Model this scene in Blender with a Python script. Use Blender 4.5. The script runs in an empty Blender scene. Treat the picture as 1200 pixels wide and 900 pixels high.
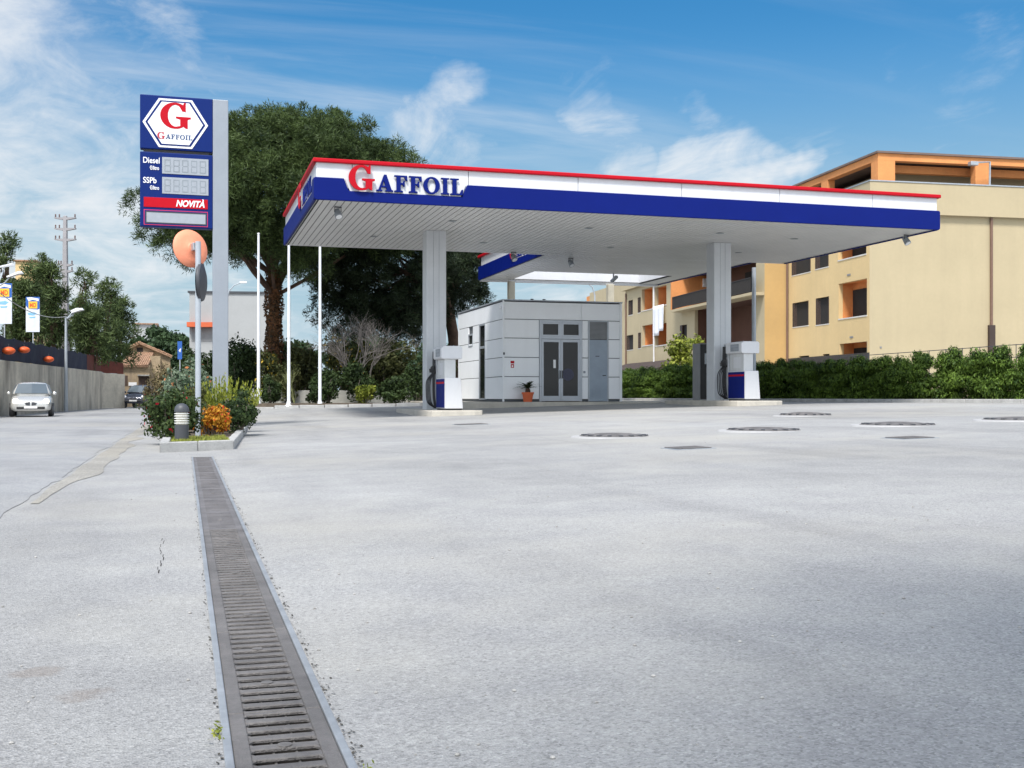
import bpy, math, random
import numpy as np
from mathutils import Matrix, Vector, noise as mnoise

random.seed(7)
rng = np.random.default_rng(11)
R = math.radians
C = bpy.context.scene.collection

# ------------------------------------------------------------------ survey of the place (metres)
FPX, TH, HC, HV = 1310.0, R(16.3), 0.80, 465.0     # focal length, heading, eye height, horizon row
CT, ST = math.cos(TH), math.sin(TH)


def W(u, v, D):
    X = (u - 600) / FPX * D
    return Vector((X * CT + D * ST, -X * ST + D * CT, HC - (v - HV) / FPX * D))


def ray(u, v):
    return W(u, v, 1.0) - Vector((0, 0, HC))


def x_at(u, y):
    k = (u - 600) / FPX
    return y * (ST + k * CT) / (CT - k * ST)


def y_at(u, x):
    k = (u - 600) / FPX
    return x * (CT - k * ST) / (ST + k * CT)


def z_at(v, x, y):
    return HC - (v - HV) / FPX * (x * ST + y * CT)


def sstep(a, b, t):
    t = max(0.0, min(1.0, (t - a) / (b - a)))
    return t * t * (3 - 2 * t)


def gz(x, y):
    """height of the forecourt: it drains towards the channel by the road"""
    a = max(0.0, x - 0.355)
    z = 0.028 * a + 0.02 * max(0.0, y - 36) * sstep(0.4, 3.5, x)
    m = 0.60
    return z if z < m - .08 else m - .08 * math.exp(-(z - m + .08) / .08)


def ghit(u, v):
    d = ray(u, v)
    t = 0.5
    for _ in range(6000):
        p = Vector((0, 0, HC)) + d * t
        if p.z <= gz(p.x, p.y):
            return p
        t += 0.02 + t * .0006
    return p


# ------------------------------------------------------------------ materials
MATS = {}


def nd(nt, t, **kw):
    n = nt.nodes.new(t)
    for k, v in kw.items():
        if k in n.inputs.keys():
            n.inputs[k].default_value = v
        else:
            setattr(n, k, v)
    return n


def ramp(nt, pts):
    n = nt.nodes.new('ShaderNodeValToRGB')
    e = n.color_ramp.elements
    e[0].position, e[0].color = pts[0][0], (*pts[0][1], 1)
    e[1].position, e[1].color = pts[1][0], (*pts[1][1], 1)
    for p, c in pts[2:]:
        q = e.new(p)
        q.color = (*c, 1)
    return n


def mixc(nt, mode, fac, a, b):
    n = nt.nodes.new('ShaderNodeMix')
    n.data_type = 'RGBA'
    n.blend_type = mode
    for i, val in ((0, fac), (6, a), (7, b)):
        if hasattr(val, 'is_output'):
            nt.links.new(val, n.inputs[i])
        elif i == 0:
            n.inputs[0].default_value = val
        else:
            n.inputs[i].default_value = (*val, 1)
    return n.outputs[2]


def math_n(nt, op, a, b=None):
    n = nt.nodes.new('ShaderNodeMath')
    n.operation = op
    for i, val in enumerate((a, b)):
        if val is None:
            continue
        if hasattr(val, 'is_output'):
            nt.links.new(val, n.inputs[i])
        else:
            n.inputs[i].default_value = val
    return n.outputs[0]


def new_mat(name):
    m = bpy.data.materials.new(name)
    m.use_nodes = True
    nt = m.node_tree
    return m, nt, nt.nodes['Principled BSDF']


def mat(name, col, rough=.6, var=.12, scale=2.0, bump=0.0, bscale=60, metal=0.0, spec=.5, emit=0.0, streak=0.0,
        streak_col=(.1, .09, .08), coat=0.0, st=(.5, .72), ss=(1.1, 1.1, .07)):
    if name in MATS:
        return MATS[name]
    m, nt, b = new_mat(name)
    tc = nd(nt, 'ShaderNodeTexCoord')
    n1 = nd(nt, 'ShaderNodeTexNoise', Scale=scale, Detail=6.0, Roughness=.6)
    nt.links.new(tc.outputs['Object'], n1.inputs['Vector'])
    n2 = nd(nt, 'ShaderNodeTexNoise', Scale=scale * 14, Detail=4.0)
    nt.links.new(tc.outputs['Object'], n2.inputs['Vector'])
    lo = tuple(c * (1 - var) for c in col)
    hi = tuple(min(1, c * (1 + var)) for c in col)
    r1 = ramp(nt, [(.3, lo), (.7, hi)])
    nt.links.new(n1.outputs['Fac'], r1.inputs['Fac'])
    r2 = ramp(nt, [(.3, (1 - var * .7,) * 3), (.7, (1, 1, 1))])
    nt.links.new(n2.outputs['Fac'], r2.inputs['Fac'])
    out = mixc(nt, 'MULTIPLY', 1.0, r1.outputs[0], r2.outputs[0])
    if streak > 0:
        mp = nd(nt, 'ShaderNodeMapping')
        mp.inputs['Scale'].default_value = ss
        nt.links.new(tc.outputs['Object'], mp.inputs['Vector'])
        n3 = nd(nt, 'ShaderNodeTexNoise', Scale=1.6, Detail=7.0, Roughness=.65)
        nt.links.new(mp.outputs[0], n3.inputs['Vector'])
        r3 = ramp(nt, [(st[0], (0, 0, 0)), (st[1], (streak,) * 3)])
        nt.links.new(n3.outputs['Fac'], r3.inputs['Fac'])
        out = mixc(nt, 'MIX', r3.outputs[0], out, streak_col)
    nt.links.new(out, b.inputs['Base Color'])
    rr = nd(nt, 'ShaderNodeMapRange')
    rr.inputs['To Min'].default_value = max(.02, rough - .08)
    rr.inputs['To Max'].default_value = min(1, rough + .08)
    nt.links.new(n2.outputs['Fac'], rr.inputs['Value'])
    nt.links.new(rr.outputs[0], b.inputs['Roughness'])
    b.inputs['Metallic'].default_value = metal
    b.inputs['Specular IOR Level'].default_value = spec
    b.inputs['Coat Weight'].default_value = coat
    if bump > 0:
        n4 = nd(nt, 'ShaderNodeTexNoise', Scale=bscale, Detail=5.0)
        nt.links.new(tc.outputs['Object'], n4.inputs['Vector'])
        bp = nd(nt, 'ShaderNodeBump', Strength=bump, Distance=.02)
        nt.links.new(n4.outputs['Fac'], bp.inputs['Height'])
        nt.links.new(bp.outputs[0], b.inputs['Normal'])
    if emit > 0:
        b.inputs['Emission Color'].default_value = (*col, 1)
        b.inputs['Emission Strength'].default_value = emit
    MATS[name] = m
    return m


def leaf_mat(name, dark, light, flower=None, fl_amt=0.0, trans=.25):
    if name in MATS:
        return MATS[name]
    m, nt, b = new_mat(name)
    g = nd(nt, 'ShaderNodeNewGeometry')
    tc = nd(nt, 'ShaderNodeTexCoord')
    nz = nd(nt, 'ShaderNodeTexNoise', Scale=.9, Detail=3.0)
    nt.links.new(tc.outputs['Object'], nz.inputs['Vector'])
    f = math_n(nt, 'ADD', math_n(nt, 'MULTIPLY', g.outputs['Random Per Island'], .55),
               math_n(nt, 'MULTIPLY', math_n(nt, 'SUBTRACT', nz.outputs['Fac'], .3), 1.1))
    r = ramp(nt, [(.15, dark), (.85, light)])
    nt.links.new(f, r.inputs['Fac'])
    out = r.outputs[0]
    if flower:
        k = math_n(nt, 'GREATER_THAN', math_n(nt, 'FRACT', math_n(nt, 'MULTIPLY', g.outputs['Random Per Island'], 37.0)), 1 - fl_amt)
        out = mixc(nt, 'MIX', k, out, flower)
    nt.links.new(out, b.inputs['Base Color'])
    b.inputs['Roughness'].default_value = .6
    b.inputs['Specular IOR Level'].default_value = .25
    tr = nd(nt, 'ShaderNodeBsdfTranslucent')
    nt.links.new(out, tr.inputs['Color'])
    mx = nd(nt, 'ShaderNodeMixShader')
    mx.inputs[0].default_value = trans
    nt.links.new(b.outputs[0], mx.inputs[1])
    nt.links.new(tr.outputs[0], mx.inputs[2])
    nt.links.new(mx.outputs[0], nt.nodes['Material Output'].inputs['Surface'])
    MATS[name] = m
    return m


def asphalt(name, base, stone=.5, warm=0.0, patch=True):
    m, nt, b = new_mat(name)
    tc = nd(nt, 'ShaderNodeTexCoord')
    o = tc.outputs['Object']

    def noise(s, d=5.0, r=.6):
        n = nd(nt, 'ShaderNodeTexNoise', Scale=s, Detail=d, Roughness=r)
        nt.links.new(o, n.inputs['Vector'])
        return n.outputs['Fac']
    c = tuple(base)
    big = ramp(nt, [(.33, tuple(x * .80 for x in c)), (.62, tuple(min(1, x * 1.08) for x in c))])
    nt.links.new(noise(.16, 7.0, .62), big.inputs['Fac'])
    mid = ramp(nt, [(.3, (.86, .86, .87)), (.65, (1.03, 1.03, 1.02))])
    nt.links.new(noise(1.7, 7.0, .65), mid.inputs['Fac'])
    out = mixc(nt, 'MULTIPLY', 1.0, big.outputs[0], mid.outputs[0])
    v = nd(nt, 'ShaderNodeTexVoronoi', Scale=150.0)
    nt.links.new(o, v.inputs['Vector'])
    sep = nd(nt, 'ShaderNodeSeparateColor')
    nt.links.new(v.outputs['Color'], sep.inputs[0])
    st = ramp(nt, [(0.0, (1 - stone * .9,) * 3), (.25, (1 - stone * .3,) * 3), (.8, (1.0, 1.0, 1.0)), (1.0, (1 + stone * .5,) * 3)])
    nt.links.new(sep.outputs[0], st.inputs['Fac'])
    out = mixc(nt, 'MULTIPLY', 1.0, out, st.outputs[0])
    fine = ramp(nt, [(.35, (.80, .80, .80)), (.62, (1.06, 1.06, 1.06))])
    nt.links.new(noise(42.0, 6.0, .75), fine.inputs['Fac'])
    out = mixc(nt, 'MULTIPLY', .8, out, fine.outputs[0])
    # sparse dark pits and pale grit
    v2 = nd(nt, 'ShaderNodeTexVoronoi', Scale=16.0)
    nt.links.new(o, v2.inputs['Vector'])
    pit = ramp(nt, [(.045, (1, 1, 1)), (.075, (0, 0, 0))])
    nt.links.new(v2.outputs['Distance'], pit.inputs['Fac'])
    out = mixc(nt, 'MIX', math_n(nt, 'MULTIPLY', pit.outputs[0], .55), out, (.05, .05, .05))
    # sandy dust
    dust = ramp(nt, [(.48, (0, 0, 0)), (.70, (.55 + warm,) * 3)])
    nt.links.new(noise(.21, 6.0, .6), dust.inputs['Fac'])
    out = mixc(nt, 'MIX', dust.outputs[0], out, tuple(x * y for x, y in zip(c, (1.02, .97, .86))))
    # soft tyre darkening along the lanes
    if patch:
        mp = nd(nt, 'ShaderNodeMapping')
        mp.inputs['Scale'].default_value = (.9, .10, 1)
        mp.inputs['Rotation'].default_value = (0, 0, R(18))
        nt.links.new(o, mp.inputs['Vector'])
        nl_ = nd(nt, 'ShaderNodeTexNoise', Scale=.9, Detail=5.0, Roughness=.55)
        nt.links.new(mp.outputs[0], nl_.inputs['Vector'])
        ty = ramp(nt, [(.52, (1, 1, 1)), (.74, (.80, .80, .81))])
        nt.links.new(nl_.outputs['Fac'], ty.inputs['Fac'])
        out = mixc(nt, 'MULTIPLY', 1.0, out, ty.outputs[0])
    # two rusty spill stains on the near left asphalt
    if patch:
        for su, sv, sr_ in ((46, 790, .10), (96, 816, .085)):
            q_ = ghit(su, sv)
            dn = nd(nt, 'ShaderNodeVectorMath')
            dn.operation = 'DISTANCE'
            nt.links.new(o, dn.inputs[0])
            dn.inputs[1].default_value = q_
            k_ = math_n(nt, 'SUBTRACT', math_n(nt, 'ADD', math_n(nt, 'MULTIPLY', dn.outputs['Value'], 1 / sr_), math_n(nt, 'MULTIPLY', noise(9.0, 4.0, .6), 1.6)), .8)
            rr_ = ramp(nt, [(.45, (.42,) * 3), (.85, (0, 0, 0))])
            nt.links.new(k_, rr_.inputs['Fac'])
            out = mixc(nt, 'MIX', rr_.outputs[0], out, (.20, .165, .14))
    # oil drips
    if patch:
        oil = ramp(nt, [(.70, (0, 0, 0)), (.78, (.5, .5, .5))])
        nt.links.new(noise(.9, 4.0, .5), oil.inputs['Fac'])
        out = mixc(nt, 'MIX', oil.outputs[0], out, (.12, .12, .125))
    nt.links.new(out, b.inputs['Base Color'])
    b.inputs['Roughness'].default_value = .82
    b.inputs['Specular IOR Level'].default_value = .3
    bp = nd(nt, 'ShaderNodeBump', Strength=.55, Distance=.006)
    nt.links.new(math_n(nt, 'ADD', v.outputs['Distance'], noise(60.0, 4.0, .7)), bp.inputs['Height'])
    nt.links.new(bp.outputs[0], b.inputs['Normal'])
    MATS[name] = m
    return m


WHITE = mat('white_painted_panel', (.68, .69, .71), .35, .04, .7, streak=.20, streak_col=(.45, .44, .42))
SOFFIT = mat('soffit_slats', (.64, .64, .63), .45, .05, 1.0)
SEAM = mat('dark_seam', (.06, .06, .06), .8)
BLUE = mat('blue_enamel', (.002, .011, .15), .5, .06, .5, spec=.12)
RED = mat('red_enamel', (.46, .004, .014), .5, .05, .6, spec=.15)
BLUE2 = mat('blue_sign_face', (.004, .020, .14), .5, .05, .8, spec=.14)
COLCLAD = mat('column_cladding', (.56, .58, .60), .4, .05, 1.2, streak=.15, streak_col=(.3, .3, .3))
STEEL = mat('galvanised_steel', (.44, .47, .50), .42, .12, 6, metal=.6)
GREYMET = mat('grey_metal', (.30, .33, .36), .45, .08, 4, metal=.3)
ALU = mat('aluminium_frame', (.42, .45, .49), .4, .06, 3, metal=.4)
DOORGREY = mat('grey_door_paint', (.30, .36, .43), .45, .07, 2)
GLASS = None
CAST = mat('cast_iron', (.19, .178, .17), .6, .3, 5, bump=.5, bscale=220, metal=.2)
GALV = mat('drain_rail_zinc', (.30, .32, .34), .55, .2, 5, metal=.2)
PIT = mat('drain_pit', (.030, .027, .024), .95, .4, 6, spec=.1)
CONC = mat('concrete', (.40, .39, .36), .85, .2, 1.2, bump=.4, bscale=30, streak=.3)
CONC_PALE = mat('pale_concrete', (.50, .47, .41), .85, .16, 1.6, bump=.4, bscale=40)
KERBC = mat('kerb_stone', (.42, .42, .41), .85, .2, 3, bump=.5, bscale=50)
RETAIN = mat('retaining_wall_concrete', (.60, .55, .45), .9, .22, .5, bump=.4, bscale=12, streak=.8, streak_col=(.10, .085, .07), st=(.46, .70), ss=(.36, .36, .10))
SOIL = mat('soil', (.12, .095, .07), .95, .3, 4, bump=.9, bscale=30)
BLACK = mat('black_rubber', (.02, .02, .022), .5)
BLACKGLOSS = mat('black_panel', (.012, .012, .013), .5, spec=.3)
DARKGREY = mat('dark_grey_paint', (.06, .065, .075), .5, .1, 5)
CABINET = mat('cabinet_grey', (.23, .235, .24), .5, .1, 3)
YEL = mat('yellow_render', (.66, .49, .25), .9, .06, .35, bump=.15, bscale=90, streak=.16, streak_col=(.42, .32, .19), st=(.47, .78))
CREAM = mat('cream_render', (.46, .385, .245), .9, .05, .35, bump=.15, bscale=90, streak=.16, streak_col=(.30, .25, .17), st=(.47, .78))
YELDEEP = mat('deep_yellow_render', (.52, .34, .14), .9, .06, .35, bump=.15, bscale=90)
ORANGE = mat('orange_render', (.68, .28, .095), .9, .12, .6, bump=.2, bscale=60)
SHUT = mat('brown_shutter', (.06, .037, .027), .6, .2, 8)
DARKIN = mat('dark_interior', (.018, .016, .015), .9)
BROWNPIPE = mat('brown_pipe', (.17, .10, .07), .5, .1, 4)
TILE = mat('terracotta_tiles', (.36, .22, .14), .9, .4, 4, bump=.6, bscale=14)
STONE = mat('old_plaster', (.40, .31, .20), .95, .35, .8, bump=.8, bscale=10, streak=.5, streak_col=(.16, .12, .09))
BARK = mat('pine_bark', (.10, .06, .04), .95, .4, 3, bump=1.0, bscale=14)
TWIG = mat('grey_twig', (.20, .17, .14), .9, .2, 5)
TERRA = mat('terracotta_pot', (.62, .13, .045), .7, .1, 6)
SIGNWHITE = mat('sign_white', (.82, .82, .82), .4, .03, 2)
LCD = mat('lcd_panel', (.33, .36, .40), .35, .06, 8)
LCDSEG = mat('lcd_segment', (.25, .28, .31), .35)
PINKED = mat('mirror_back_orange', (.86, .30, .17), .55, .10, 3)
POLEG = mat('grey_pole_paint', (.42, .46, .50), .45, .06, 5, metal=.2)
FLAGW = mat('white_pole_paint', (.78, .80, .83), .35, .04, 4)
NAVYNET = mat('navy_net', (.018, .022, .045), .9, .2, 3)
REDNET = mat('red_brown_net', (.12, .028, .018), .9, .25, 3)
LANTERN = mat('orange_lantern', (.80, .13, .03), .5, .2, 5)
CARSILVER = mat('silver_car_paint', (.62, .62, .60), .25, .03, 2, metal=.35, coat=.6)
CARDARK = mat('dark_car_paint', (.07, .08, .11), .22, .05, 2, metal=.3, coat=.6)
CARGLASS = mat('car_glass', (.10, .125, .145), .08, .05, 2, spec=.8)  # base colour lightened to paint in the sky reflected by car windscreens
WINGLASS = mat('door_glass', (.014, .015, .016), .05, .05, 2, spec=.28)
LAMPW = mat('lamp_white', (.85, .86, .88), .4, .03, 3)
HEADL = mat('headlamp_lit', (1.0, .90, .70), .2, .0, 2, emit=1.1)
CHROME = mat('chrome', (.6, .6, .62), .15, metal=1.0)
AWNING = mat('orange_awning', (.62, .13, .05), .8, .1, 2)
WHITEWALL = mat('white_block_wall', (.38, .39, .39), .9, .06, .6, streak=.15, streak_col=(.4, .4, .4))
CLOTH = mat('white_cloth', (.80, .81, .84), .9, .03, 3)
YBANNER = mat('yellow_badge', (.85, .52, .04), .6, .05, 3)
BBANNER = mat('blue_banner', (.02, .11, .42), .6, .08, 3)
LBLUE = mat('light_blue_print', (.22, .47, .70), .6, .1, 6)
REDPR = mat('red_print', (.75, .10, .02), .6)
IVY = leaf_mat('ivy_leaves', (.030, .028, .012), (.20, .085, .035))
PINE = leaf_mat('pine_needles', (.018, .034, .012), (.095, .14, .040))
PINED = leaf_mat('dark_pine_needles', (.008, .015, .008), (.035, .055, .022))
PINEL = leaf_mat('left_pine_needles', (.026, .048, .016), (.12, .165, .055))
HEDGE = leaf_mat('hedge_sprays', (.022, .052, .010), (.17, .27, .04))
SHRUBD = leaf_mat('dark_shrub_leaves', (.014, .028, .010), (.065, .105, .030))
SHRUBO = leaf_mat('olive_shrub_leaves', (.028, .036, .012), (.115, .125, .040))
SHRUBY = leaf_mat('yellow_dotted_leaves', (.022, .032, .010), (.10, .11, .03), (.55, .38, .05), .05)
YGREEN = leaf_mat('yellow_green_sprays', (.11, .15, .02), (.38, .40, .06))
ORLEAF = leaf_mat('orange_leaves', (.36, .125, .012), (.66, .36, .035), (.55, .06, .015), .08)
GREYLEAF = leaf_mat('grey_green_leaves', (.06, .10, .055), (.25, .31, .22), (.55, .20, .08), .025)
REDFL = leaf_mat('red_flower_shrub', (.016, .035, .010), (.09, .13, .04), (.45, .01, .03), .014)
FARTREE = leaf_mat('far_tree_leaves', (.020, .042, .018), (.065, .11, .045))
PALMLEAF = leaf_mat('palm_fronds', (.012, .022, .009), (.045, .07, .025))
GRASS = leaf_mat('grass_blades', (.10, .13, .02), (.34, .36, .07))
YTREE = leaf_mat('yellow_green_leaves', (.08, .12, .015), (.35, .38, .06))

GROUND = asphalt('worn_asphalt', (.385, .385, .38), .40)
ROADM = asphalt('road_asphalt', (.36, .365, .37), .35)
SAND = asphalt('sandy_gravel', (.385, .37, .335), .7, .2, False)


# ------------------------------------------------------------------ mesh builder
class MB:
    def __init__(self, M=None):
        self.v, self.f, self.M = [], [], M or Matrix.Identity(4)

    def add(self, vs, fs):
        n = len(self.v)
        self.v += [tuple(self.M @ Vector(p)) for p in vs]
        self.f += [tuple(i + n for i in f) for f in fs]
        return self

    def box(self, x0, x1, y0, y1, z0, z1):
        vs = [(x0, y0, z0), (x1, y0, z0), (x1, y1, z0), (x0, y1, z0), (x0, y0, z1), (x1, y0, z1), (x1, y1, z1), (x0, y1, z1)]
        return self.add(vs, [(0, 3, 2, 1), (4, 5, 6, 7), (0, 1, 5, 4), (1, 2, 6, 5), (2, 3, 7, 6), (3, 0, 4, 7)])

    def prism(self, pts, h0, h1, axis='y'):
        """outline pts (a,b) pushed from h0 to h1 along an axis; a,b are the other two axes in order"""
        def p(a, b, h):
            return {'y': (a, h, b), 'z': (a, b, h), 'x': (h, a, b)}[axis]
        n = len(pts)
        vs = [p(a, b, h0) for a, b in pts] + [p(a, b, h1) for a, b in pts]
        fs = [tuple(range(n)), tuple(range(2 * n - 1, n - 1, -1))]
        fs += [(i, (i + 1) % n + 0, (i + 1) % n + n, i + n) for i in range(n)]
        return self.add(vs, fs)

    def tube(self, pts, r, n=8, cap=True):
        pts = [Vector(p) for p in pts]
        rs = r if isinstance(r, (list, tuple)) else [r] * len(pts)
        vs, fs = [], []
        up = Vector((0, 0, 1))
        prev = None
        for i, p in enumerate(pts):
            d = (pts[min(i + 1, len(pts) - 1)] - pts[max(i - 1, 0)])
            d = d.normalized() if d.length > 1e-9 else up
            a = prev if prev else (d.cross(up) if abs(d.z) < .95 else d.cross(Vector((1, 0, 0))))
            a = (a - d * a.dot(d))
            a = a.normalized() if a.length > 1e-6 else d.orthogonal().normalized()
            prev = a
            b = d.cross(a)
            for k in range(n):
                t = 2 * math.pi * k / n
                vs.append(p + (a * math.cos(t) + b * math.sin(t)) * rs[i])
        for i in range(len(pts) - 1):
            for k in range(n):
                k2 = (k + 1) % n
                fs.append((i * n + k, i * n + k2, (i + 1) * n + k2, (i + 1) * n + k))
        if cap:
            fs.append(tuple(range(n - 1, -1, -1)))
            fs.append(tuple(range((len(pts) - 1) * n, len(pts) * n)))
        return self.add(vs, fs)

    def lathe(self, prof, n=16, c=(0, 0, 0), axis='z'):
        """prof = (radius, height) pairs"""
        vs, fs = [], []
        for r, h in prof:
            for k in range(n):
                t = 2 * math.pi * k / n
                a, b = r * math.cos(t), r * math.sin(t)
                q = {'z': (a, b, h), 'y': (a, h, b), 'x': (h, a, b)}[axis]
                vs.append((q[0] + c[0], q[1] + c[1], q[2] + c[2]))
        for i in range(len(prof) - 1):
            for k in range(n):
                k2 = (k + 1) % n
                fs.append((i * n + k, i * n + k2, (i + 1) * n + k2, (i + 1) * n + k))
        fs.append(tuple(range(n - 1, -1, -1)))
        fs.append(tuple(range((len(prof) - 1) * n, len(prof) * n)))
        return self.add(vs, fs)

    def quad(self, a, b, c, d):
        return self.add([a, b, c, d], [(0, 1, 2, 3)])

    def build(self, name, m, parent=None, bevel=0.0, smooth=False, segs=2):
        me = bpy.data.meshes.new(name)
        me.from_pydata(self.v, [], self.f)
        me.update()
        import bmesh
        bm = bmesh.new()
        bm.from_mesh(me)
        bmesh.ops.recalc_face_normals(bm, faces=bm.faces)
        bm.to_mesh(me)
        bm.free()
        me.materials.append(m)
        if smooth:
            me.shade_smooth()
            me.set_sharp_from_angle(angle=R(40))
        o = bpy.data.objects.new(name, me)
        C.objects.link(o)
        o.parent = parent
        if bevel > 0:
            b = o.modifiers.new('soft_edges', 'BEVEL')
            b.width, b.segments, b.limit_method, b.angle_limit = bevel, segs, 'ANGLE', R(35)
        return o


def empty(name, loc=(0, 0, 0), rz=0.0, label=None, cat=None, group=None):
    o = bpy.data.objects.new(name, None)
    C.objects.link(o)
    o.location, o.rotation_euler = loc, (0, 0, rz)
    o.empty_display_size = .1
    if label:
        tag(o, label, cat, group)
    return o


def tag(o, label, cat, group=None, kind=None):
    o['label'], o['category'] = label, cat
    if group:
        o['group'] = group
    if kind:
        o['kind'] = kind
    return o


def structure(o):
    o['kind'] = 'structure'
    return o


def copy_tree(o, parent=None):
    c = o.copy()
    C.objects.link(c)
    if parent is not None:
        c.parent = parent
    for ch in [k for k in list(C.objects) if k.parent == o]:
        copy_tree(ch, c)
    return c


def text_obj(s, size, m, parent, M, ext=.006, shear=0.0, align='LEFT', width=None, name='lettering', bold=0.0):
    cu = bpy.data.curves.new(name, 'FONT')
    cu.body, cu.size, cu.extrude, cu.shear, cu.align_x = s, size, ext, shear, align
    cu.offset = bold
    t = bpy.data.objects.new('tmp_text', cu)
    C.objects.link(t)
    dg = bpy.context.evaluated_depsgraph_get()
    me = bpy.data.meshes.new_from_object(t.evaluated_get(dg))
    bpy.data.objects.remove(t)
    if width:
        xs = [v.co.x for v in me.vertices]
        w = max(xs) - min(xs)
        if w > 0:
            for v in me.vertices:
                v.co.x *= width / w
    me.transform(M)
    me.materials.clear()
    me.materials.append(m)
    o = bpy.data.objects.new(name, me)
    C.objects.link(o)
    o.parent = parent
    return o


# bold serif capitals drawn as outlines, height 1
def ell(cx, cy, rx, ry, a0, a1, n=28):
    return [(cx + rx * math.cos(R(a0 + (a1 - a0) * i / n)), cy + ry * math.sin(R(a0 + (a1 - a0) * i / n))) for i in range(n + 1)]


SER = .075
GL = {
    'I': (.50, [[(0, 0), (.5, 0), (.5, SER), (.37, .10), (.37, .90), (.5, 1 - SER), (.5, 1), (0, 1), (0, 1 - SER), (.13, .90), (.13, .10), (0, SER)]]),
    'F': (.80, [[(0, 0), (.52, 0), (.52, SER), (.38, .10), (.38, .46), (.50, .46), (.56, .34), (.62, .34), (.62, .70), (.56, .70), (.50, .56), (.38, .56),
                 (.38, .90), (.58, .90), (.70, .70), (.78, .70), (.76, 1), (0, 1), (0, 1 - SER), (.13, .90), (.13, .10), (0, SER)]]),
    'L': (.78, [[(0, 0), (.74, 0), (.78, .34), (.70, .34), (.58, .10), (.38, .10), (.38, .90), (.52, 1 - SER), (.52, 1), (0, 1), (0, 1 - SER), (.13, .90), (.13, .10), (0, SER)]]),
    'A': (1.0, [[(0, 0), (.36, 0), (.36, SER), (.26, .10), (.31, .24), (.58, .24), (.63, .10), (.54, SER), (.54, 0), (1.0, 0), (1.0, SER), (.91, .10), (.60, 1.0), (.46, 1.0), (.13, .10), (0, SER)],
                [(.345, .34), (.445, .66), (.545, .34)]]),
    'O': (1.0, [ell(.5, .5, .5, .52, 0, 359, 40), ell(.5, .5, .245, .42, 0, 359, 32)]),
    'G': (1.06, [ell(.52, .5, .52, .52, 48, 300, 44) + [(.80, .08), (.92, 0), (.97, 0), (.97, .36), (1.08, .40), (1.08, .47), (.55, .47), (.55, .40), (.70, .36), (.70, .10)]
                 + ell(.54, .5, .27, .43, 300, 60, 36)[2:] + [(.78, .68), (.84, .68), (.90, .66), (.90, 1.03), (.84, 1.03), (.80, .93)]]),
}


def glyphs(word, x0, size, M, m, parent, name, depth, gap=.05, sx=1.0):
    cu = bpy.data.curves.new('tmp', 'CURVE')
    cu.dimensions, cu.fill_mode, cu.extrude = '2D', 'BOTH', depth
    x = x0
    for ch in word:
        w, loops = GL[ch]
        for lp in loops:
            s = cu.splines.new('POLY')
            s.points.add(len(lp) - 1)
            for q, (a, b) in zip(s.points, lp):
                q.co = (x + a * size * sx, b * size, 0, 1)
            s.use_cyclic_u = True
        x += (w + gap) * size * sx
    t = bpy.data.objects.new('tmp', cu)
    C.objects.link(t)
    dg = bpy.context.evaluated_depsgraph_get()
    me = bpy.data.meshes.new_from_object(t.evaluated_get(dg))
    bpy.data.objects.remove(t)
    me.transform(M)
    me.materials.clear()
    me.materials.append(m)
    o = bpy.data.objects.new(name, me)
    C.objects.link(o)
    o.parent = parent
    return o, x


FRONT = Matrix.Rotation(R(90), 4, 'X')                 # drawing plane stands up, reads along +x, faces -y


# ------------------------------------------------------------------ foliage
def leaves_mesh(name, pts, nrm, size, m, parent=None, aspect=2.2, jitter=.8, up=0.0, axis=None):
    n = len(pts)
    d = rng.normal(size=(n, 3))
    nn = nrm + jitter * d / np.linalg.norm(d, axis=1, keepdims=True)
    nn /= np.linalg.norm(nn, axis=1, keepdims=True) + 1e-9
    r = rng.normal(size=(n, 3))
    r[:, 2] += up * 3
    if axis is not None:
        r = axis + .35 * rng.normal(size=(n, 3))
    a = r - nn * (r * nn).sum(1, keepdims=True)
    a /= np.linalg.norm(a, axis=1, keepdims=True) + 1e-9
    b = np.cross(nn, a)
    s = (size * rng.uniform(.55, 1.35, n))[:, None]
    L, Wd = a * s, b * s / aspect
    v = np.empty((n, 4, 3))
    v[:, 0], v[:, 1], v[:, 2], v[:, 3] = pts - L * .5, pts + Wd * .5, pts + L * .5, pts - Wd * .5
    me = bpy.data.meshes.new(name)
    me.vertices.add(4 * n)
    me.vertices.foreach_set('co', v.reshape(-1).astype(np.float32))
    me.loops.add(4 * n)
    me.loops.foreach_set('vertex_index', np.arange(4 * n, dtype=np.int32))
    me.polygons.add(n)
    me.polygons.foreach_set('loop_start', np.arange(0, 4 * n, 4, dtype=np.int32))
    me.update(calc_edges=True)
    me.validate()
    me.materials.append(m)
    o = bpy.data.objects.new(name, me)
    C.objects.link(o)
    o.parent = parent
    return o


def clump_points(clumps, n_total, shell=.35, lump=.25):
    """points through lumpy ellipsoid clumps (cx,cy,cz,rx,ry,rz)"""
    vol = np.array([(c[3] * c[4] * c[5]) ** .67 for c in clumps])
    cnt = np.maximum(8, (n_total * vol / vol.sum()).astype(int))
    P, N = [], []
    for c, k in zip(clumps, cnt):
        d = rng.normal(size=(k, 3))
        d /= np.linalg.norm(d, axis=1, keepdims=True)
        rad = rng.uniform(0, 1, k) ** shell
        ph = rng.uniform(0, 6.28, 3)
        wob = 1 + lump * (np.sin(d[:, 0] * 4.1 + ph[0]) * np.sin(d[:, 1] * 4.7 + ph[1]) + .6 * np.sin(d[:, 2] * 6.3 + ph[2] + d[:, 0] * 3))
        rr = np.array(c[3:6])
        P.append(np.array(c[:3]) + d * (rad * wob)[:, None] * rr)
        nn = d / rr
        N.append(nn / np.linalg.norm(nn, axis=1, keepdims=True))
    return np.concatenate(P), np.concatenate(N)


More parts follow.
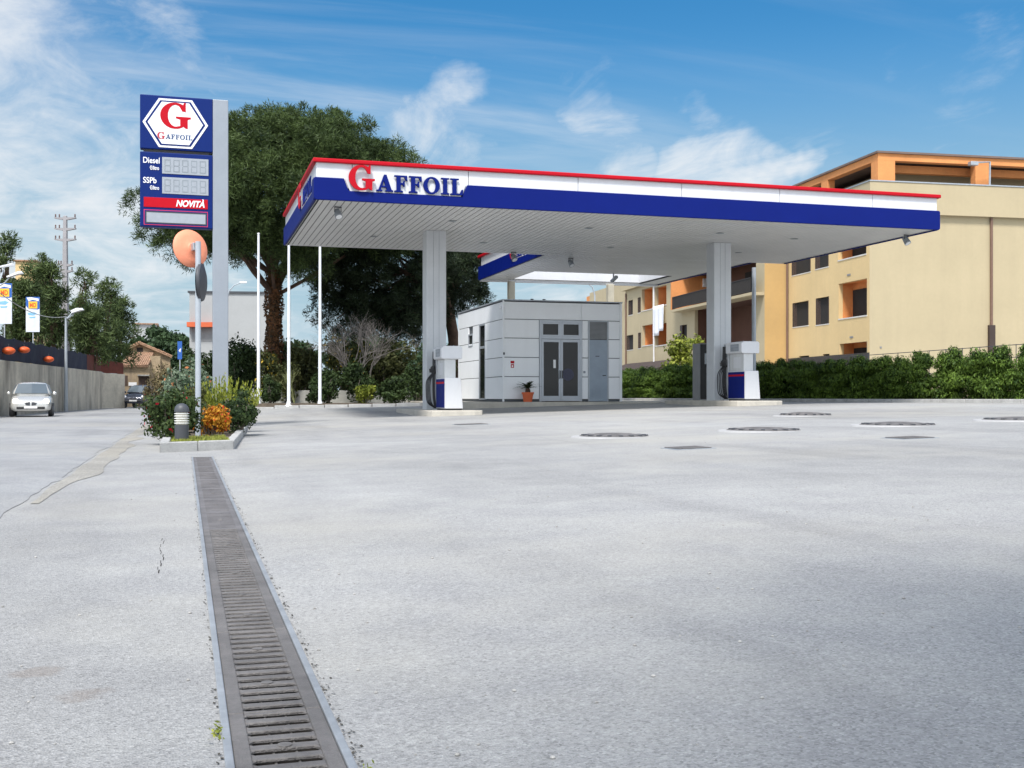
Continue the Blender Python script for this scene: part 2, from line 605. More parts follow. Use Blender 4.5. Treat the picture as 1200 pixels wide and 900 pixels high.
def puffs(clumps, per_clump, per_puff, pr, sky=.25):
    """needle tufts: small rounded puffs over the skin of every clump, needles pointing outwards"""
    P, N, A = [], [], []
    for c in clumps:
        k = max(5, int(per_clump * c[3] * c[3] / 2.2))
        d = rng.normal(size=(k, 3))
        d[:, 2] += sky
        d /= np.linalg.norm(d, axis=1, keepdims=True)
        cen = np.array(c[:3]) + d * np.array(c[3:6]) * rng.uniform(.55, 1.05, k)[:, None]
        for q, dd in zip(cen, d):
            e = rng.normal(size=(per_puff, 3))
            e += dd * .55
            e[:, 2] += .35
            e /= np.linalg.norm(e, axis=1, keepdims=True)
            r = pr * rng.uniform(.7, 1.35)
            P.append(q + e * (r * rng.uniform(.25, 1, per_puff) ** .6)[:, None])
            A.append(e)
            N.append(rng.normal(size=(per_puff, 3)) + e * .3)
    N = np.concatenate(N)
    N /= np.linalg.norm(N, axis=1, keepdims=True)
    return np.concatenate(P), N, np.concatenate(A)


def dome(cx, cy, cz, rx, ry, rup, rdn, n, r0, r1, skip=.0, low=-.5, rs=None, kin=.55):
    rs = rs or random
    out = []
    while len(out) < n:
        t = rs.uniform(0, 2 * math.pi)
        s = rs.uniform(low, 1)
        q = math.sqrt(max(0, 1 - s * s))
        k = rs.uniform(kin, .92)
        if s < 0 and rs.random() < skip:
            continue
        x, y = cx + rx * q * math.cos(t) * k, cy + ry * q * math.sin(t) * k
        z = cz + (rup if s > 0 else rdn) * s * k
        r = rs.uniform(r0, r1)
        out.append((x, y, z, r, r, r * rs.uniform(.55, .75)))
    return out


def limb(mb, a, b, r0, r1, sag=.1, n=6):
    a, b = Vector(a), Vector(b)
    L = (b - a).length
    pts = []
    off = Vector((random.uniform(-1, 1), random.uniform(-1, 1), random.uniform(-.3, .6))) * L * sag
    for i in range(n + 1):
        t = i / n
        pts.append(a.lerp(b, t) + off * math.sin(math.pi * t))
    mb.tube(pts, [r0 + (r1 - r0) * i / n for i in range(n + 1)], 7)


def shrub(name, loc, rx, ry, h, m, n, size, label, cat='shrub', group=None, nc=9, aspect=1.8, stems=True, up=0.0, seed=None):
    rs = random.Random(seed if seed is not None else int(abs(loc[0] * 131 + loc[1] * 17)))
    t = empty(name, loc, 0, label, cat, group)
    cl = [(0, 0, h * .42, rx * .72, ry * .72, h * .42)]
    for _ in range(nc):
        a, k, zz = rs.uniform(0, 6.28), rs.uniform(.3, .72), rs.uniform(.22, .84)
        q = rs.uniform(.26, .46)
        kk = k * (1 - .45 * max(0, zz - .45))
        cl.append((rx * kk * math.cos(a), ry * kk * math.sin(a), h * zz, rx * q, ry * q, h * q * .55))
    P, N = clump_points(cl, n, .4)
    P[:, 2] = np.maximum(P[:, 2], .02)
    leaves_mesh('foliage', P, N, size, m, t, aspect, .9, up)
    if stems:
        mb = MB()
        for _ in range(6):
            a = rs.uniform(0, 6.28)
            limb(mb, (rx * .12 * math.cos(a), ry * .12 * math.sin(a), -.05), (rx * .5 * math.cos(a), ry * .5 * math.sin(a), h * rs.uniform(.5, .8)), .02 + h * .008, .008, .08, 4)
        mb.build('stem', TWIG, t, smooth=True)
    return t


def tree(name, base, trunk_r, clumps, m, n, size, label, group=None, aspect=2.4, barkm=None, lean=(0, 0), trunk_top=None, jitter=.8, nl=None, cat='tree', up=0.0, tuft=None):
    t = empty(name, base, 0, label, cat, group)
    bx = Vector(base)
    cl = [(c[0] - bx.x, c[1] - bx.y, c[2] - bx.z, *c[3:]) for c in clumps]
    if tuft:
        P, N, A = puffs(cl, *tuft)
        leaves_mesh('crown', P, N, size, m, t, aspect, .1, 0, A)
    else:
        P, N = clump_points(cl, n, .42)
        leaves_mesh('crown', P, N, size, m, t, aspect, jitter, up)
    mb = MB()
    top = trunk_top or (sum(c[2] for c in cl) / len(cl))
    pts = [(lean[0] * i / 8 + .12 * trunk_r * math.sin(i * 1.7), lean[1] * i / 8, top * i / 8 - (.25 if i == 0 else 0)) for i in range(9)]
    mb.tube(pts, [trunk_r * (1.25 if i == 0 else 1) * (1 - .045 * i) for i in range(9)], 12)
    for c in cl[:nl or len(cl)]:
        st = Vector(pts[random.choice((5, 6, 7, 8))])
        limb(mb, st, (c[0], c[1], c[2] - c[5] * .2), trunk_r * .32, .03, .08)
    mb.build('trunk', barkm or BARK, t, smooth=True)
    return t


# ================================================================== GROUND
xs = [-3000, -300, -80, -40, -20, -12, -8, -4, -2, -1, -.4, .085, .355, .6, 1, 1.5, 2, 2.6, 3.4] + [4 + i for i in range(22)] + [28, 32, 40, 55, 90, 300, 3000]
ys = [-300, -60, -20, -8, -2, 0, 2, 4, 6, 8, 10, 12, 14, 15.45, 17, 19, 22, 25, 28, 31, 34] + [36 + 2 * i for i in range(20)] + [80, 100, 150, 300, 900, 3500]
mb = MB()
for j, y in enumerate(ys):
    for i, x in enumerate(xs):
        mb.v.append((x, y, gz(x, y)))
nx = len(xs)
for j in range(len(ys) - 1):
    for i in range(nx - 1):
        if abs(xs[i] - .085) < 1e-6 and ys[j] >= -2.01 and ys[j + 1] <= 15.46:
            continue
        mb.f.append((j * nx + i, j * nx + i + 1, (j + 1) * nx + i + 1, (j + 1) * nx + i))
structure(mb.build('ground', GROUND))

# public road on the left: separate wearing course with a ragged edge
WP0, WP1 = ghit(0, 488.0), ghit(120, 479.0)            # foot of the retaining wall
wdir = (WP1 - WP0).normalized()


def wall_x(y):
    return WP0.x + (y - WP0.y) * wdir.x / wdir.y


mb = MB()
prev = None
yy = -20.0
while yy < 240:
    e = -1.18 + .10 * mnoise.noise((0, yy * .55, 3)) + .05 * mnoise.noise((0, yy * 2.3, 9)) + (.03 * (yy - 20) if yy > 20 else 0) * .25
    cur = ((min(wall_x(yy), -6.5) + .0, yy, .004), (-4.0, yy, .028), (e - .25, yy, .022), (e, yy, .004))
    if prev:
        for k in range(3):
            mb.quad(prev[k], prev[k + 1], cur[k + 1], cur[k])
    prev = cur
    yy += .35 if yy < 40 else 8
structure(mb.build('road', ROADM, smooth=True))

mb = MB()                                              # loose sand and grit along the broken road edge
prev = None
yy = 9.0
while yy < 46:
    e = -1.10 + .05 * mnoise.noise((0, yy * .7, 1))
    w = (.24 + .22 * mnoise.noise((4, yy * .6, 3))) * min(1, (yy - 9) / 4)
    cur = ((e - .03, yy, .006), (e + max(.03, w), yy, .0045))
    if prev:
        mb.quad(prev[0], prev[1], cur[1], cur[0])
    prev = cur
    yy += .4
o = mb.build('grit_strip', SAND)
tag(o, 'sandy grit gathered along the broken edge of the road', 'grit', kind='stuff')

# ------------------------------------------------------------------ drainage channel
dr = empty('drain_channel', (0, 0, 0), 0, 'long drainage channel with slotted cast iron covers in the asphalt', 'drain')
X0, X1, Y0, Y1 = .085, .355, -1.0, 15.45
mb = MB()
for a, b in ((X0 - .002, X0 + .018), (X1 - .018, X1 + .002)):
    mb.box(a, b, Y0, Y1, -.10, .006)
mb.build('rail', GALV, dr, bevel=.003)
mb = MB()
mb.box(X0 - .03, X1 + .03, Y0, Y1, -.34, -.085)
mb.box(X0 - .04, X0 - .003, Y0, Y1, -.30, -.012)
mb.box(X1 + .003, X1 + .04, Y0, Y1, -.30, -.012)
mb.box(X0, X1, Y1 - .02, Y1 + .02, -.3, -.005)
mb.build('trough', PIT, dr)


def slotted(y0, y1, n, slotw, inset, nb):
    """a cast cover: even slots with rounded ends between solid margins"""
    mb = MB()
    xa, xb = X0 + .019, X1 - .019
    sa, sb = xa + inset, xb - inset
    zt, zb = 0.0, -.010
    pitch = (y1 - y0) / n
    h = (pitch - slotw) / 2
    mb.box(xa, sa, y0 + .0015, y1 - .0015, -.022, zt)
    mb.box(sb, xb, y0 + .0015, y1 - .0015, -.022, zt)
    mb.box(sa, sb, y0 + .0015, y0 + h, zb, zt - .001)
    mb.box(sa, sb, y1 - h, y1 - .0015, zb, zt - .001)
    for i in range(1, n):
        yc = y0 + i * pitch
        mb.box(sa, sb, yc - h, yc + h, zb, zt - .001)
    for i in range(n):
        yc = y0 + (i + .5) * pitch
        for xe, sg in ((sa, 1), (sb, -1)):              # fillets that round the slot ends
            for sd in (1, -1):
                mb.prism([(xe, yc + sd * slotw * .5), (xe + sg * .012, yc + sd * slotw * .5), (xe + sg * .004, yc + sd * slotw * .32), (xe, yc + sd * slotw * .1)], zb, zt - .0015, 'z')
    for k in range(1, nb + 1):
        xc = sa + (sb - sa) * k / (nb + 1)
        mb.box(xc - .003, xc + .003, y0 + .01, y1 - .01, -.020, -.011)
    return mb


yy = 0.87
segs = []
while yy < 6.1:
    segs.append((yy, yy + 1.015))
    yy += 1.018
for a, b in segs:
    g = slotted(a, b, 14, .038, .038, 2).build('drain_grate', CAST, dr, bevel=.0025, segs=1)
    mb = MB()
    for q in (1.015 * 4 / 14, 1.015 * 10 / 14):
        MB().lathe([(.0, -.002), (.017, -.002), (.017, .002), (.0, .0025)], 12, ((X0 + X1) / 2, a + q, 0)).build('bolt', CAST, g)
COVER = mat('solid_cover_iron', (.20, .19, .19), .65, .25, 4, bump=.6, bscale=160, metal=.2)
while yy < 15.3:
    b = min(yy + 1.04, 15.43)
    mb = MB()
    mb.box(X0 + .019, X1 - .019, yy + .002, b - .002, -.022, 0)
    for i in range(13):
        yc = yy + .08 + i * .072
        if yc < b - .06:
            mb.box(X0 + .055, X1 - .055, yc, yc + .03, 0, .0025)
    g = mb.build('drain_grate', COVER, dr, bevel=.002, segs=1)
    g['label'] = 'closed ribbed drain cover'
    mb = MB()
    mb.lathe([(.0, 0), (.016, 0), (.014, .005), (0, .006)], 12, ((X0 + X1) / 2, yy + .5, .0))
    mb.build('bolt', CAST, g)
    yy += 1.045
# weeds along the rails
P = []
for yc, xc in ((2.75, X0 - .012), (2.35, X1 + .02), (2.15, X1 + .02)):
    for _ in range(26):
        P.append((xc + random.gauss(0, .010), yc + random.gauss(0, .035), random.uniform(.002, .014)))
P = np.array(P)
o = leaves_mesh('weeds', P, np.tile([0, 0, 1.0], (len(P), 1)), .016, YGREEN, None, 2.2, 1.2)
tag(o, 'tiny weeds sprouting beside the drainage channel rails', 'weeds', kind='stuff')
# dirt line against both rails and loose grit on the asphalt
P = []
for _ in range(900):
    y = 1.5 + 14 * random.random() ** 1.6
    xx = X1 + .004 + abs(random.gauss(0, .011)) if random.random() < .7 else X0 - .004 - abs(random.gauss(0, .007))
    P.append((xx, y, .004))
P = np.array(P)
o = leaves_mesh('debris', P, np.tile([0, 0, 1.0], (len(P), 1)), .009, mat('dark_grit', (.07, .065, .055), .9, .4, 9), None, 1.2, .5)
tag(o, 'dark grit caught along the edges of the drainage channel', 'grit', kind='stuff')
mb = MB()
for _ in range(420):
    y = 1.8 + 16 * random.random() ** 1.5
    x = random.uniform(-1.0, 1.0) * (1 + y * .35) + y * .25
    if X0 - .03 < x < X1 + .03:
        continue
    r = random.uniform(.0025, .0075)
    z = gz(x, y)
    a = random.uniform(0, 3)
    mb.M = Matrix.Translation((x, y, z)) @ Matrix.Rotation(a, 4, 'Z')
    mb.lathe([(r * .7, 0), (r, r * .4), (r * .6, r * .9)], 6)
o = mb.build('gravel', mat('loose_stone', (.42, .41, .39), .9, .5, 40), None)
tag(o, 'loose small stones scattered over the asphalt', 'gravel', kind='stuff')


# ================================================================== CANOPIES
ZS = 6.29                                              # underside
FH = 1.13                                              # fascia height


def fascia(L, M, parent, sign_at=None, ext=0.0, dep=.035):
    """fascia run of length L in a local frame: x along, -y outwards, z up from the underside"""
    zb = -.03
    mb = MB(M)
    x = 0
    widths = [1.0] + [3.35] * 20
    k = 0
    while x < L - .02:
        w = min(widths[k], L - x)
        mb.box(x + .008, x + w - .008, .0, .05, .34, FH - .1)
        x += w
        k += 1
    mb.build('fascia_panel', WHITE, parent, bevel=.004, segs=1)
    MB(M).box(.02, L - .02, .05, .10, .0, FH - .08).build('fascia_backing', SEAM, parent)
    e = ext
    hb = .60
    pts = [(-e, zb + .05), (-e + .05, zb), (L + e - .05, zb), (L + e, zb + .05), (L + e, hb - .04), (L + e - .03, hb)]
    if sign_at is not None:
        n0 = sign_at
        pts += [(n0 + 3.54, hb), (n0 + 3.38, .255), (n0 + .14, .255), (n0, hb)]
    pts += [(-e + .03, hb), (-e, hb - .04)]
    MB(M).prism(pts, -.075, -.004, 'y').build('fascia_band', BLUE, parent, bevel=.02)
    MB(M).box(-e - .02, L + e + .02, -.10, .10, FH - .115, FH).build('cap_trim', RED, parent, bevel=.025)
    if sign_at is not None:
        T = M @ Matrix.Translation((sign_at, -.075, .29)) @ FRONT
        s = empty('station_lettering', (0, 0, 0))
        s.parent = parent
        glyphs('G', .12, .68, T @ Matrix.Translation((0, 0, .05)), RED, s, 'red_letter', dep)
        _, x = glyphs('AFFOIL', .90, .47, T, BLUE, s, 'blue_letters', dep, .07, 1.02)
        T2 = M @ Matrix.Translation((sign_at, 0, 0))
        MB(T2).prism([(.17, .262), (3.36, .262), (3.5, .60), (.03, .60)], -.035, -.008, 'y').build('sign_backing', WHITE, s)


def soffit(x0, x1, y0, y1, parent, hole=None):
    mb = MB()
    w = .2
    x = x0
    while x < x1 - .01:
        xe = min(x + w, x1)
        if hole and x + w / 2 > hole[0] and x + w / 2 < hole[1]:
            mb.box(x + .013, xe - .013, y0, hole[2], ZS, ZS + .012)
            mb.box(x + .013, xe - .013, hole[3], y1, ZS, ZS + .012)
        else:
            mb.box(x + .013, xe - .013, y0, y1, ZS, ZS + .012)
        x += w
    mb.build('soffit', SOFFIT, parent)
    mb = MB()
    if hole:
        mb.box(x0, x1, y0, hole[2], ZS + .035, ZS + .06)
        mb.box(x0, x1, hole[3], y1, ZS + .035, ZS + .06)
        mb.box(x0, hole[0], hole[2], hole[3], ZS + .035, ZS + .06)
        mb.box(hole[1], x1, hole[2], hole[3], ZS + .035, ZS + .06)
    else:
        mb.box(x0, x1, y0, y1, ZS + .035, ZS + .06)
    mb.build('soffit_backing', SEAM, parent)


CX0, CX1, CY0, CY1 = 3.49, 23.67, 31.28, 41.1
can = empty('station_canopy', (13.5, 36, gz(13, 36)), 0, 'large white forecourt canopy on two square columns with red and blue fascia', 'canopy')


def kid(p):            # children are modelled in world coordinates: give the parent's offset back
    for o in list(C.objects):
        if o.parent == p:
            o.location = o.location - p.location if o.type != 'EMPTY' else Vector(o.location) - Vector(p.location)


soffit(CX0 + .02, CX1 - .02, CY0 + .02, CY1 - .02, can)
MB().box(CX0 + .05, CX1 - .05, CY0 + .05, CY1 - .05, ZS + .9, ZS + .98).build('roof_deck', GREYMET, can)
fascia(CX1 - CX0, Matrix.Translation((CX0, CY0, ZS)), can, .76, .075)
ML = Matrix.Translation((CX0, CY1, ZS)) @ Matrix.Rotation(R(-90), 4, 'Z')
fascia(CY1 - CY0, ML, can, 5.9, 0, .012)
MR = Matrix.Translation((CX1, CY0, ZS)) @ Matrix.Rotation(R(90), 4, 'Z')
fascia(CY1 - CY0, MR, can, None, 0)
MBk = Matrix.Translation((CX1, CY1 + .1, ZS)) @ Matrix.Rotation(R(180), 4, 'Z')
MB().box(CX0, CX1, CY1 - .02, CY1 + .06, ZS + .0, ZS + FH).build('back_fascia', WHITE, can)
for (xa, xb) in ((7.62, 8.29), (18.04, 18.71)):
    c = MB().box(xa, xb, 36.1, 36.72, gz(xa, 36) + .16, ZS).build('column', COLCLAD, can, bevel=.02)
    mb = MB()
    for q in (.36, .64):
        xx = xa + (xb - xa) * q
        mb.box(xx - .004, xx + .004, 36.094, 36.10, gz(xa, 36) + .2, ZS - .01)
    mb.build('cladding_seam', GREYMET, c)
mb = None
for x, y in ((8.0, 34.0), (12.6, 34.2), (17.2, 34.0), (10.2, 38.5), (15.0, 38.4), (20.3, 34.5), (20.2, 38.4), (6.2, 38.0)):
    mb = MB().lathe([(.13, -.012), (.14, -.02), (.10, -.025), (.0, -.022)], 16, (x, y, ZS + .005))
    mb.build('downlight', GREYMET, can, smooth=True)
kid(can)

SX0, SX1, SY0, SY1 = 13.27, 22.2, CY1 + .07, 50.8
can2 = empty('rear_canopy', (17.5, 46, gz(17, 46)), 0, 'smaller rear canopy behind the big one above the white kiosk', 'canopy')
HOLE = (14.6, 21.2, 46.7, 50.45)
soffit(SX0 + .02, SX1 - .02, SY0, SY1 - .02, can2, HOLE)
ML2 = Matrix.Translation((SX0, SY1, ZS)) @ Matrix.Rotation(R(-90), 4, 'Z')
fascia(SY1 - SY0, ML2, can2, 5.4, 0, .012)
MR2 = Matrix.Translation((SX1, SY0, ZS)) @ Matrix.Rotation(R(90), 4, 'Z')
fascia(SY1 - SY0, MR2, can2, None, 0)
mb = MB()
mb.box(SX0, SX1, SY1 - .3, SY1, ZS - .08, ZS + FH)
mb.build('back_beam', WHITE, can2, bevel=.01)
mb = MB()
mb.box(HOLE[0] - .06, HOLE[0] - .01, HOLE[2], HOLE[3], ZS + .061, ZS + .8)
mb.box(HOLE[1] + .01, HOLE[1] + .06, HOLE[2], HOLE[3], ZS + .061, ZS + .8)
mb.box(HOLE[0] - .06, HOLE[1] + .06, HOLE[2] - .06, HOLE[2] - .01, ZS + .061, ZS + .8)
mb.build('opening_upstand', WHITE, can2)
for u in (599, 715):
    xc = x_at(u, 50.35)
    MB().box(xc - .15, xc + .15, 50.2, 50.5, .6, ZS - .081).build('column', mat('beige_column', (.50, .46, .36), .6), can2, bevel=.015)
kid(can2)


def spotlight(loc, label, rz=0.0, tilt=R(35)):
    t = empty('spotlight', loc, rz, label, 'spotlight', 'spotlights under the canopy')
    mb = MB()
    mb.box(-.11, .11, -.02, .02, -.03, 0)
    mb.tube([(-.10, 0, -.02), (-.10, 0, -.16)], .012, 6)
    mb.tube([(.10, 0, -.02), (.10, 0, -.16)], .012, 6)
    mb.build('bracket', DARKGREY, t)
    mb = MB(Matrix.Translation((0, 0, -.20)) @ Matrix.Rotation(-tilt, 4, 'X'))
    mb.lathe([(.04, .16), (.085, .13), (.10, 0), (.115, -.12), (.105, -.13), (.0, -.11)], 14)
    mb.build('lamp_head', GREYMET, t, smooth=True)
    mb = MB(Matrix.Translation((0, 0, -.20)) @ Matrix.Rotation(-tilt, 4, 'X'))
    mb.lathe([(.09, -.131), (.0, -.136)], 14)
    mb.build('lens', LAMPW, t)


for u, v, y, lab in ((396, 240, 32.4, 'dark round spotlight under the front left corner of the big canopy'),
                     (602, 297, 40.7, 'dark spotlight under the back canopy edge, left of the striped rear fascia tip'),
                     (669, 299, 41.8, 'dark spotlight below the soffit between the two canopies'),
                     (1062, 270, 32.6, 'dark spotlight hanging under the right tip of the big canopy')):
    x = x_at(u, y)
    spotlight((x, y, ZS), lab, rz=.3)
p = Vector((x_at(719, 46.4), 46.4, ZS))
t = empty('security_camera', p, R(20), 'grey security camera hanging below the rear canopy opening', 'camera')
MB().tube([(0, 0, 0), (0, 0, -.2)], .03, 8).build('bracket', GREYMET, t)
MB(Matrix.Translation((0, -.05, -.26)) @ Matrix.Rotation(R(60), 4, 'X')).box(-.07, .07, -.06, .06, -.22, .2).build('camera_housing', STEEL, t, bevel=.015)

# ================================================================== PUMP ISLANDS AND PUMPS
ISL = []
for i, (xa, xb, lab) in enumerate(((7.19, 8.94, 'low pale concrete pump island nearer the kiosk corner'), (17.55, 19.4, 'low pale concrete pump island carrying the dark cabinet'))):
    g0 = gz((xa + xb) / 2, 36)
    r = .35
    pts = [(xa + r, 33.5), (xb - r, 33.5), (xb - .08, 33.6), (xb, 33.5 + r), (xb, 39.6 - r), (xb - r, 39.6), (xa + r, 39.6), (xa, 39.6 - r), (xa, 33.5 + r), (xa + .08, 33.6)]
    mb = MB()
    mb.prism(pts, g0 - .3, g0 + .16, 'z')
    o = mb.build('pump_island', CONC_PALE, None, bevel=.025)
    tag(o, lab, 'pump island', 'pump islands')
    ISL.append(g0 + .16)


def fuel_pump(x, y, z, label):
    """long side faces the lanes (local -x), narrow end faces the street (local -y)"""
    t = empty('fuel_pump', (x, y, z), 0, label, 'fuel pump', 'fuel pumps on the islands')
    W_, D_ = .54, 1.24
    # flared lower cabinet
    b = MB()
    zt = 1.02
    b.add([(0, 0, .05), (W_ + .05, 0, .05), (W_ + .05, D_, .05), (0, D_, .05), (0, .0, zt), (W_ - .02, .0, zt), (W_ - .02, D_, zt), (0, D_, zt)],
          [(0, 3, 2, 1), (4, 5, 6, 7), (0, 1, 5, 4), (1, 2, 6, 5), (2, 3, 7, 6), (3, 0, 4, 7)])
    b.build('cabinet', WHITE, t, bevel=.02)
    MB().box(.03, W_ + .02, .03, D_ - .03, -.002, .05).build('base_plinth', BLACK, t)
    # the lane side panel: blue with a red stripe
    p = MB().box(-.014, -.001, .03, D_ - .04, .08, .99).build('side_panel', BLUE, t, bevel=.004)
    MB().box(-.018, -.0145, .035, D_ - .045, .84, .90).build('stripe', RED, p)
    # pedestal
    pd = MB().box(.02, W_ * .70, .12, D_ - .10, zt, 1.62).build('pedestal', mat('pale_grey_pump', (.62, .63, .63), .45, .06, 3, streak=.35, streak_col=(.35, .3, .26)), t, bevel=.012)
    MB().box(.012, .0195, .35, .85, 1.12, 1.5).build('meter_cover', WHITE, pd, bevel=.003)
    # display head
    h = MB().prism([(-.06, 1.62), (W_ + .02, 1.62), (W_ + .04, 1.66), (W_ + .04, 1.98), (W_ - .02, 2.03), (.0, 2.03), (-.10, 1.97), (-.10, 1.66)], .05, D_ - .02, 'y').build('display_head', WHITE, t, bevel=.015)
    MB().box(-.108, -.101, .25, .85, 1.70, 1.94).build('display_bezel', GREYMET, h, bevel=.003)
    MB().box(-.114, -.109, .30, .80, 1.84, 1.91).build('price_screen', LCD, h)
    MB().box(-.114, -.109, .30, .62, 1.73, 1.80).build('litre_screen', LCD, h)
    MB().box(.10, .12, .30, .32, 2.03, 2.06).box(.35, .37, .30, .32, 2.03, 2.06).build('head_bolt', GREYMET, h)
    # hose column behind: nozzles in their boots and hanging hoses
    hc = MB().box(.0, W_ * .62, D_ - .02, D_ + .30, .0, 2.0).build('hose_column', COLCLAD, t, bevel=.012)
    MB().box(-.012, -.001, D_ + .02, D_ + .27, 1.52, 1.96).build('badge_plate', GREYMET, hc, bevel=.003)
    for k in range(4):
        yy = D_ + .03 + k * .075
        n = MB()
        n.tube([(-.03, yy, 1.18), (-.09, yy, 1.24), (-.10, yy, 1.38), (-.05, yy, 1.44)], [.03, .045, .04, .022], 8)
        n.tube([(-.08, yy, 1.24), (-.16, yy, 1.22), (-.17, yy, 1.34)], .014, 6)
        n.build('nozzle', BLACK, t, smooth=True)
        sw = .05 + .025 * k
        pts = [(-.07, yy, 1.20), (-.14 - sw, yy - .02, .95), (-.16 - sw, yy - .03, .6), (-.12 - sw, yy - .03, .25), (-.05, yy - .05, .09), (.0, yy, .10), (-.045, yy + .03, .5), (-.05, yy + .03, 1.3), (-.045, yy + .02, 1.90)]
        sm = []
        for i in range(len(pts) - 1):
            p0, p1, p2, p3 = (Vector(pts[max(i - 1, 0)]), Vector(pts[i]), Vector(pts[i + 1]), Vector(pts[min(i + 2, len(pts) - 1)]))
            for q in range(5):
                s = q / 5
                sm.append(.5 * ((2 * p1) + (p2 - p0) * s + (2 * p0 - 5 * p1 + 4 * p2 - p3) * s * s + (3 * p1 - p0 - 3 * p2 + p3) * s ** 3))
        sm.append(Vector(pts[-1]))
        MB().tube(sm, .017, 7).build('hose', BLACK, t, smooth=True)
    return t


fuel_pump(7.83, 34.3, ISL[0], 'white fuel pump with blue side panel in front of the column nearer the kiosk corner')
fuel_pump(18.29, 34.3, ISL[1], 'white fuel pump with blue side panel and hanging hoses beside the dark cabinet')
t = empty('payment_cabinet', (18.35, 37.9, ISL[1]), 0, 'tall dark grey payment cabinet with black front on the pump island', 'payment terminal')
MB().box(0, .75, 0, .62, 0, 2.12).build('cabinet', CABINET, t, bevel=.015)
p = MB().box(.02, .74, -.03, -.001, .05, 2.09).build('front_panel', BLACKGLOSS, t, bevel=.008)
MB().box(.18, .58, -.036, -.0305, 1.35, 1.75).build('screen', CARGLASS, p)
MB().box(.24, .52, -.05, -.0305, 1.02, 1.22).build('keypad', DARKGREY, p)

# ================================================================== KIOSK
KX0, KX1, KY0, KY1, KZ0 = 11.66, 16.53, 41.1, 48.4, .615
KZ1 = z_at(352, KX0, KY0)
MBp = MB()
MBp.prism([(9.9, 40.15), (17.5, 40.15), (24.5, 45.2), (24.5, 53), (9.9, 53)], .1, KZ0 - .01, 'z')
structure(MBp.build('pavement', CONC_PALE, None, bevel=.02))
ks = empty('kiosk', (KX0, KY0, KZ0), 0, 'white panelled station kiosk with glazed double door under the rear canopy', 'kiosk')
KW = KX1 - KX0
KH = KZ1 - KZ0


def kx(u):
    return x_at(u, KY0) - KX0


def kz(v):
    return z_at(v, KX0 + 1.5, KY0) - KZ0


def ky(u):
    return y_at(u, KX0) - KY0


PANEL = mat('kiosk_panel', (.86, .88, .90), .35, .03, .8, streak=.08, streak_col=(.5, .5, .48))
rows = [.085, kz(441.5), kz(419), kz(396.6), kz(374.6)]
dx0, dx1 = kx(632), kx(682)
gx0, gx1 = kx(689.4), kx(713)
MB().box(.06, KW - .06, .06, KY1 - KY0 - .06, .0, KH - .02).build('core', mat('kiosk_core', (.10, .11, .12), .8), ks)


def panel(mb, a0, a1, z0, z1, side):
    if a1 - a0 < .02:
        return
    g = .013
    if side == 'f':
        mb.box(a0 + .003, a1 - .003, 0, .055, z0 + g, z1 - g)
    else:
        mb.box(0, .055, a0 + .003, a1 - .003, z0 + g, z1 - g)


D = KY1 - KY0
wy = [(ky(554), ky(549), kz(401), kz(384)), (ky(568.5), ky(561.5), .0, rows[4])]
wp = MB()
for r in range(4):
    panel(wp, .056, dx0 - .01, rows[r], rows[r + 1], 'f')
    panel(wp, dx1 + .01, gx0 - .01, rows[r], rows[r + 1], 'f')
    panel(wp, gx1 + .01, KW - .08, rows[r], rows[r + 1], 'f')
    for a0, a1 in ((0.056, wy[1][0]), (wy[1][1], D - .05)):
        if r == 3 and a0 > 1:
            panel(wp, a0, wy[0][0] - .01, rows[r], rows[r + 1], 's')
            panel(wp, wy[0][1] + .01, a1, rows[r], rows[r + 1], 's')
        else:
            panel(wp, a0, a1, rows[r], rows[r + 1], 's')
panel(wp, .056, kx(681), rows[4], KH - .03, 'f')
panel(wp, kx(681) + .002, KW - .08, rows[4], KH - .03, 'f')
panel(wp, .056, D - .05, rows[4], KH - .03, 's')
wp.box(-.012, .054, -.012, .054, .0, KH)                # corner post
wp.box(KW - .078, KW + .01, -.012, .055, .0, KH)
wp.box(0, KW, D - .05, D, 0, KH - .02)
wp.box(KW - .06, KW - .001, .056, D - .051, 0, KH - .02)
wp.build('wall', PANEL, ks, bevel=.006, segs=1)
MB().box(-.03, KW + .03, -.03, D + .03, KH + .001, KH + .05).build('roof_edge', ALU, ks, bevel=.008)
# double door with transom lights
dz1 = rows[4]
fr = MB()
w = .085
zm = kz(397)
xm = (dx0 + dx1) / 2
for a, b in ((dx0, dx0 + w), (dx1 - w, dx1)):
    fr.box(a, b, -.02, .06, 0, dz1)
fr.box(xm - .05, xm + .05, -.02, .058, zm, dz1)
fr.box(dx0 + w, xm - .05, -.02, .058, dz1 - .10, dz1)
fr.box(xm + .05, dx1 - w, -.02, .058, dz1 - .10, dz1)
fr.box(dx0 + w, xm - .05, -.02, .058, zm, zm + .10)
fr.box(xm + .05, dx1 - w, -.02, .058, zm, zm + .10)
fd = fr.build('door_frame', ALU, ks, bevel=.006, segs=1)
for a, b in ((dx0 + w, xm - .05), (xm + .05, dx1 - w)):
    MB().box(a + .02, b - .02, .02, .035, zm + .10, dz1 - .10).build('transom_pane', WINGLASS, fd)
    MB().box(a, b, -.024, .01, zm + .1005, zm + .16).box(a, b, -.024, .01, dz1 - .16, dz1 - .1005).box(a, a + .06, -.024, .01, zm + .161, dz1 - .161).box(b - .06, b, -.024, .01, zm + .161, dz1 - .161).build('transom_sash', ALU, fd)
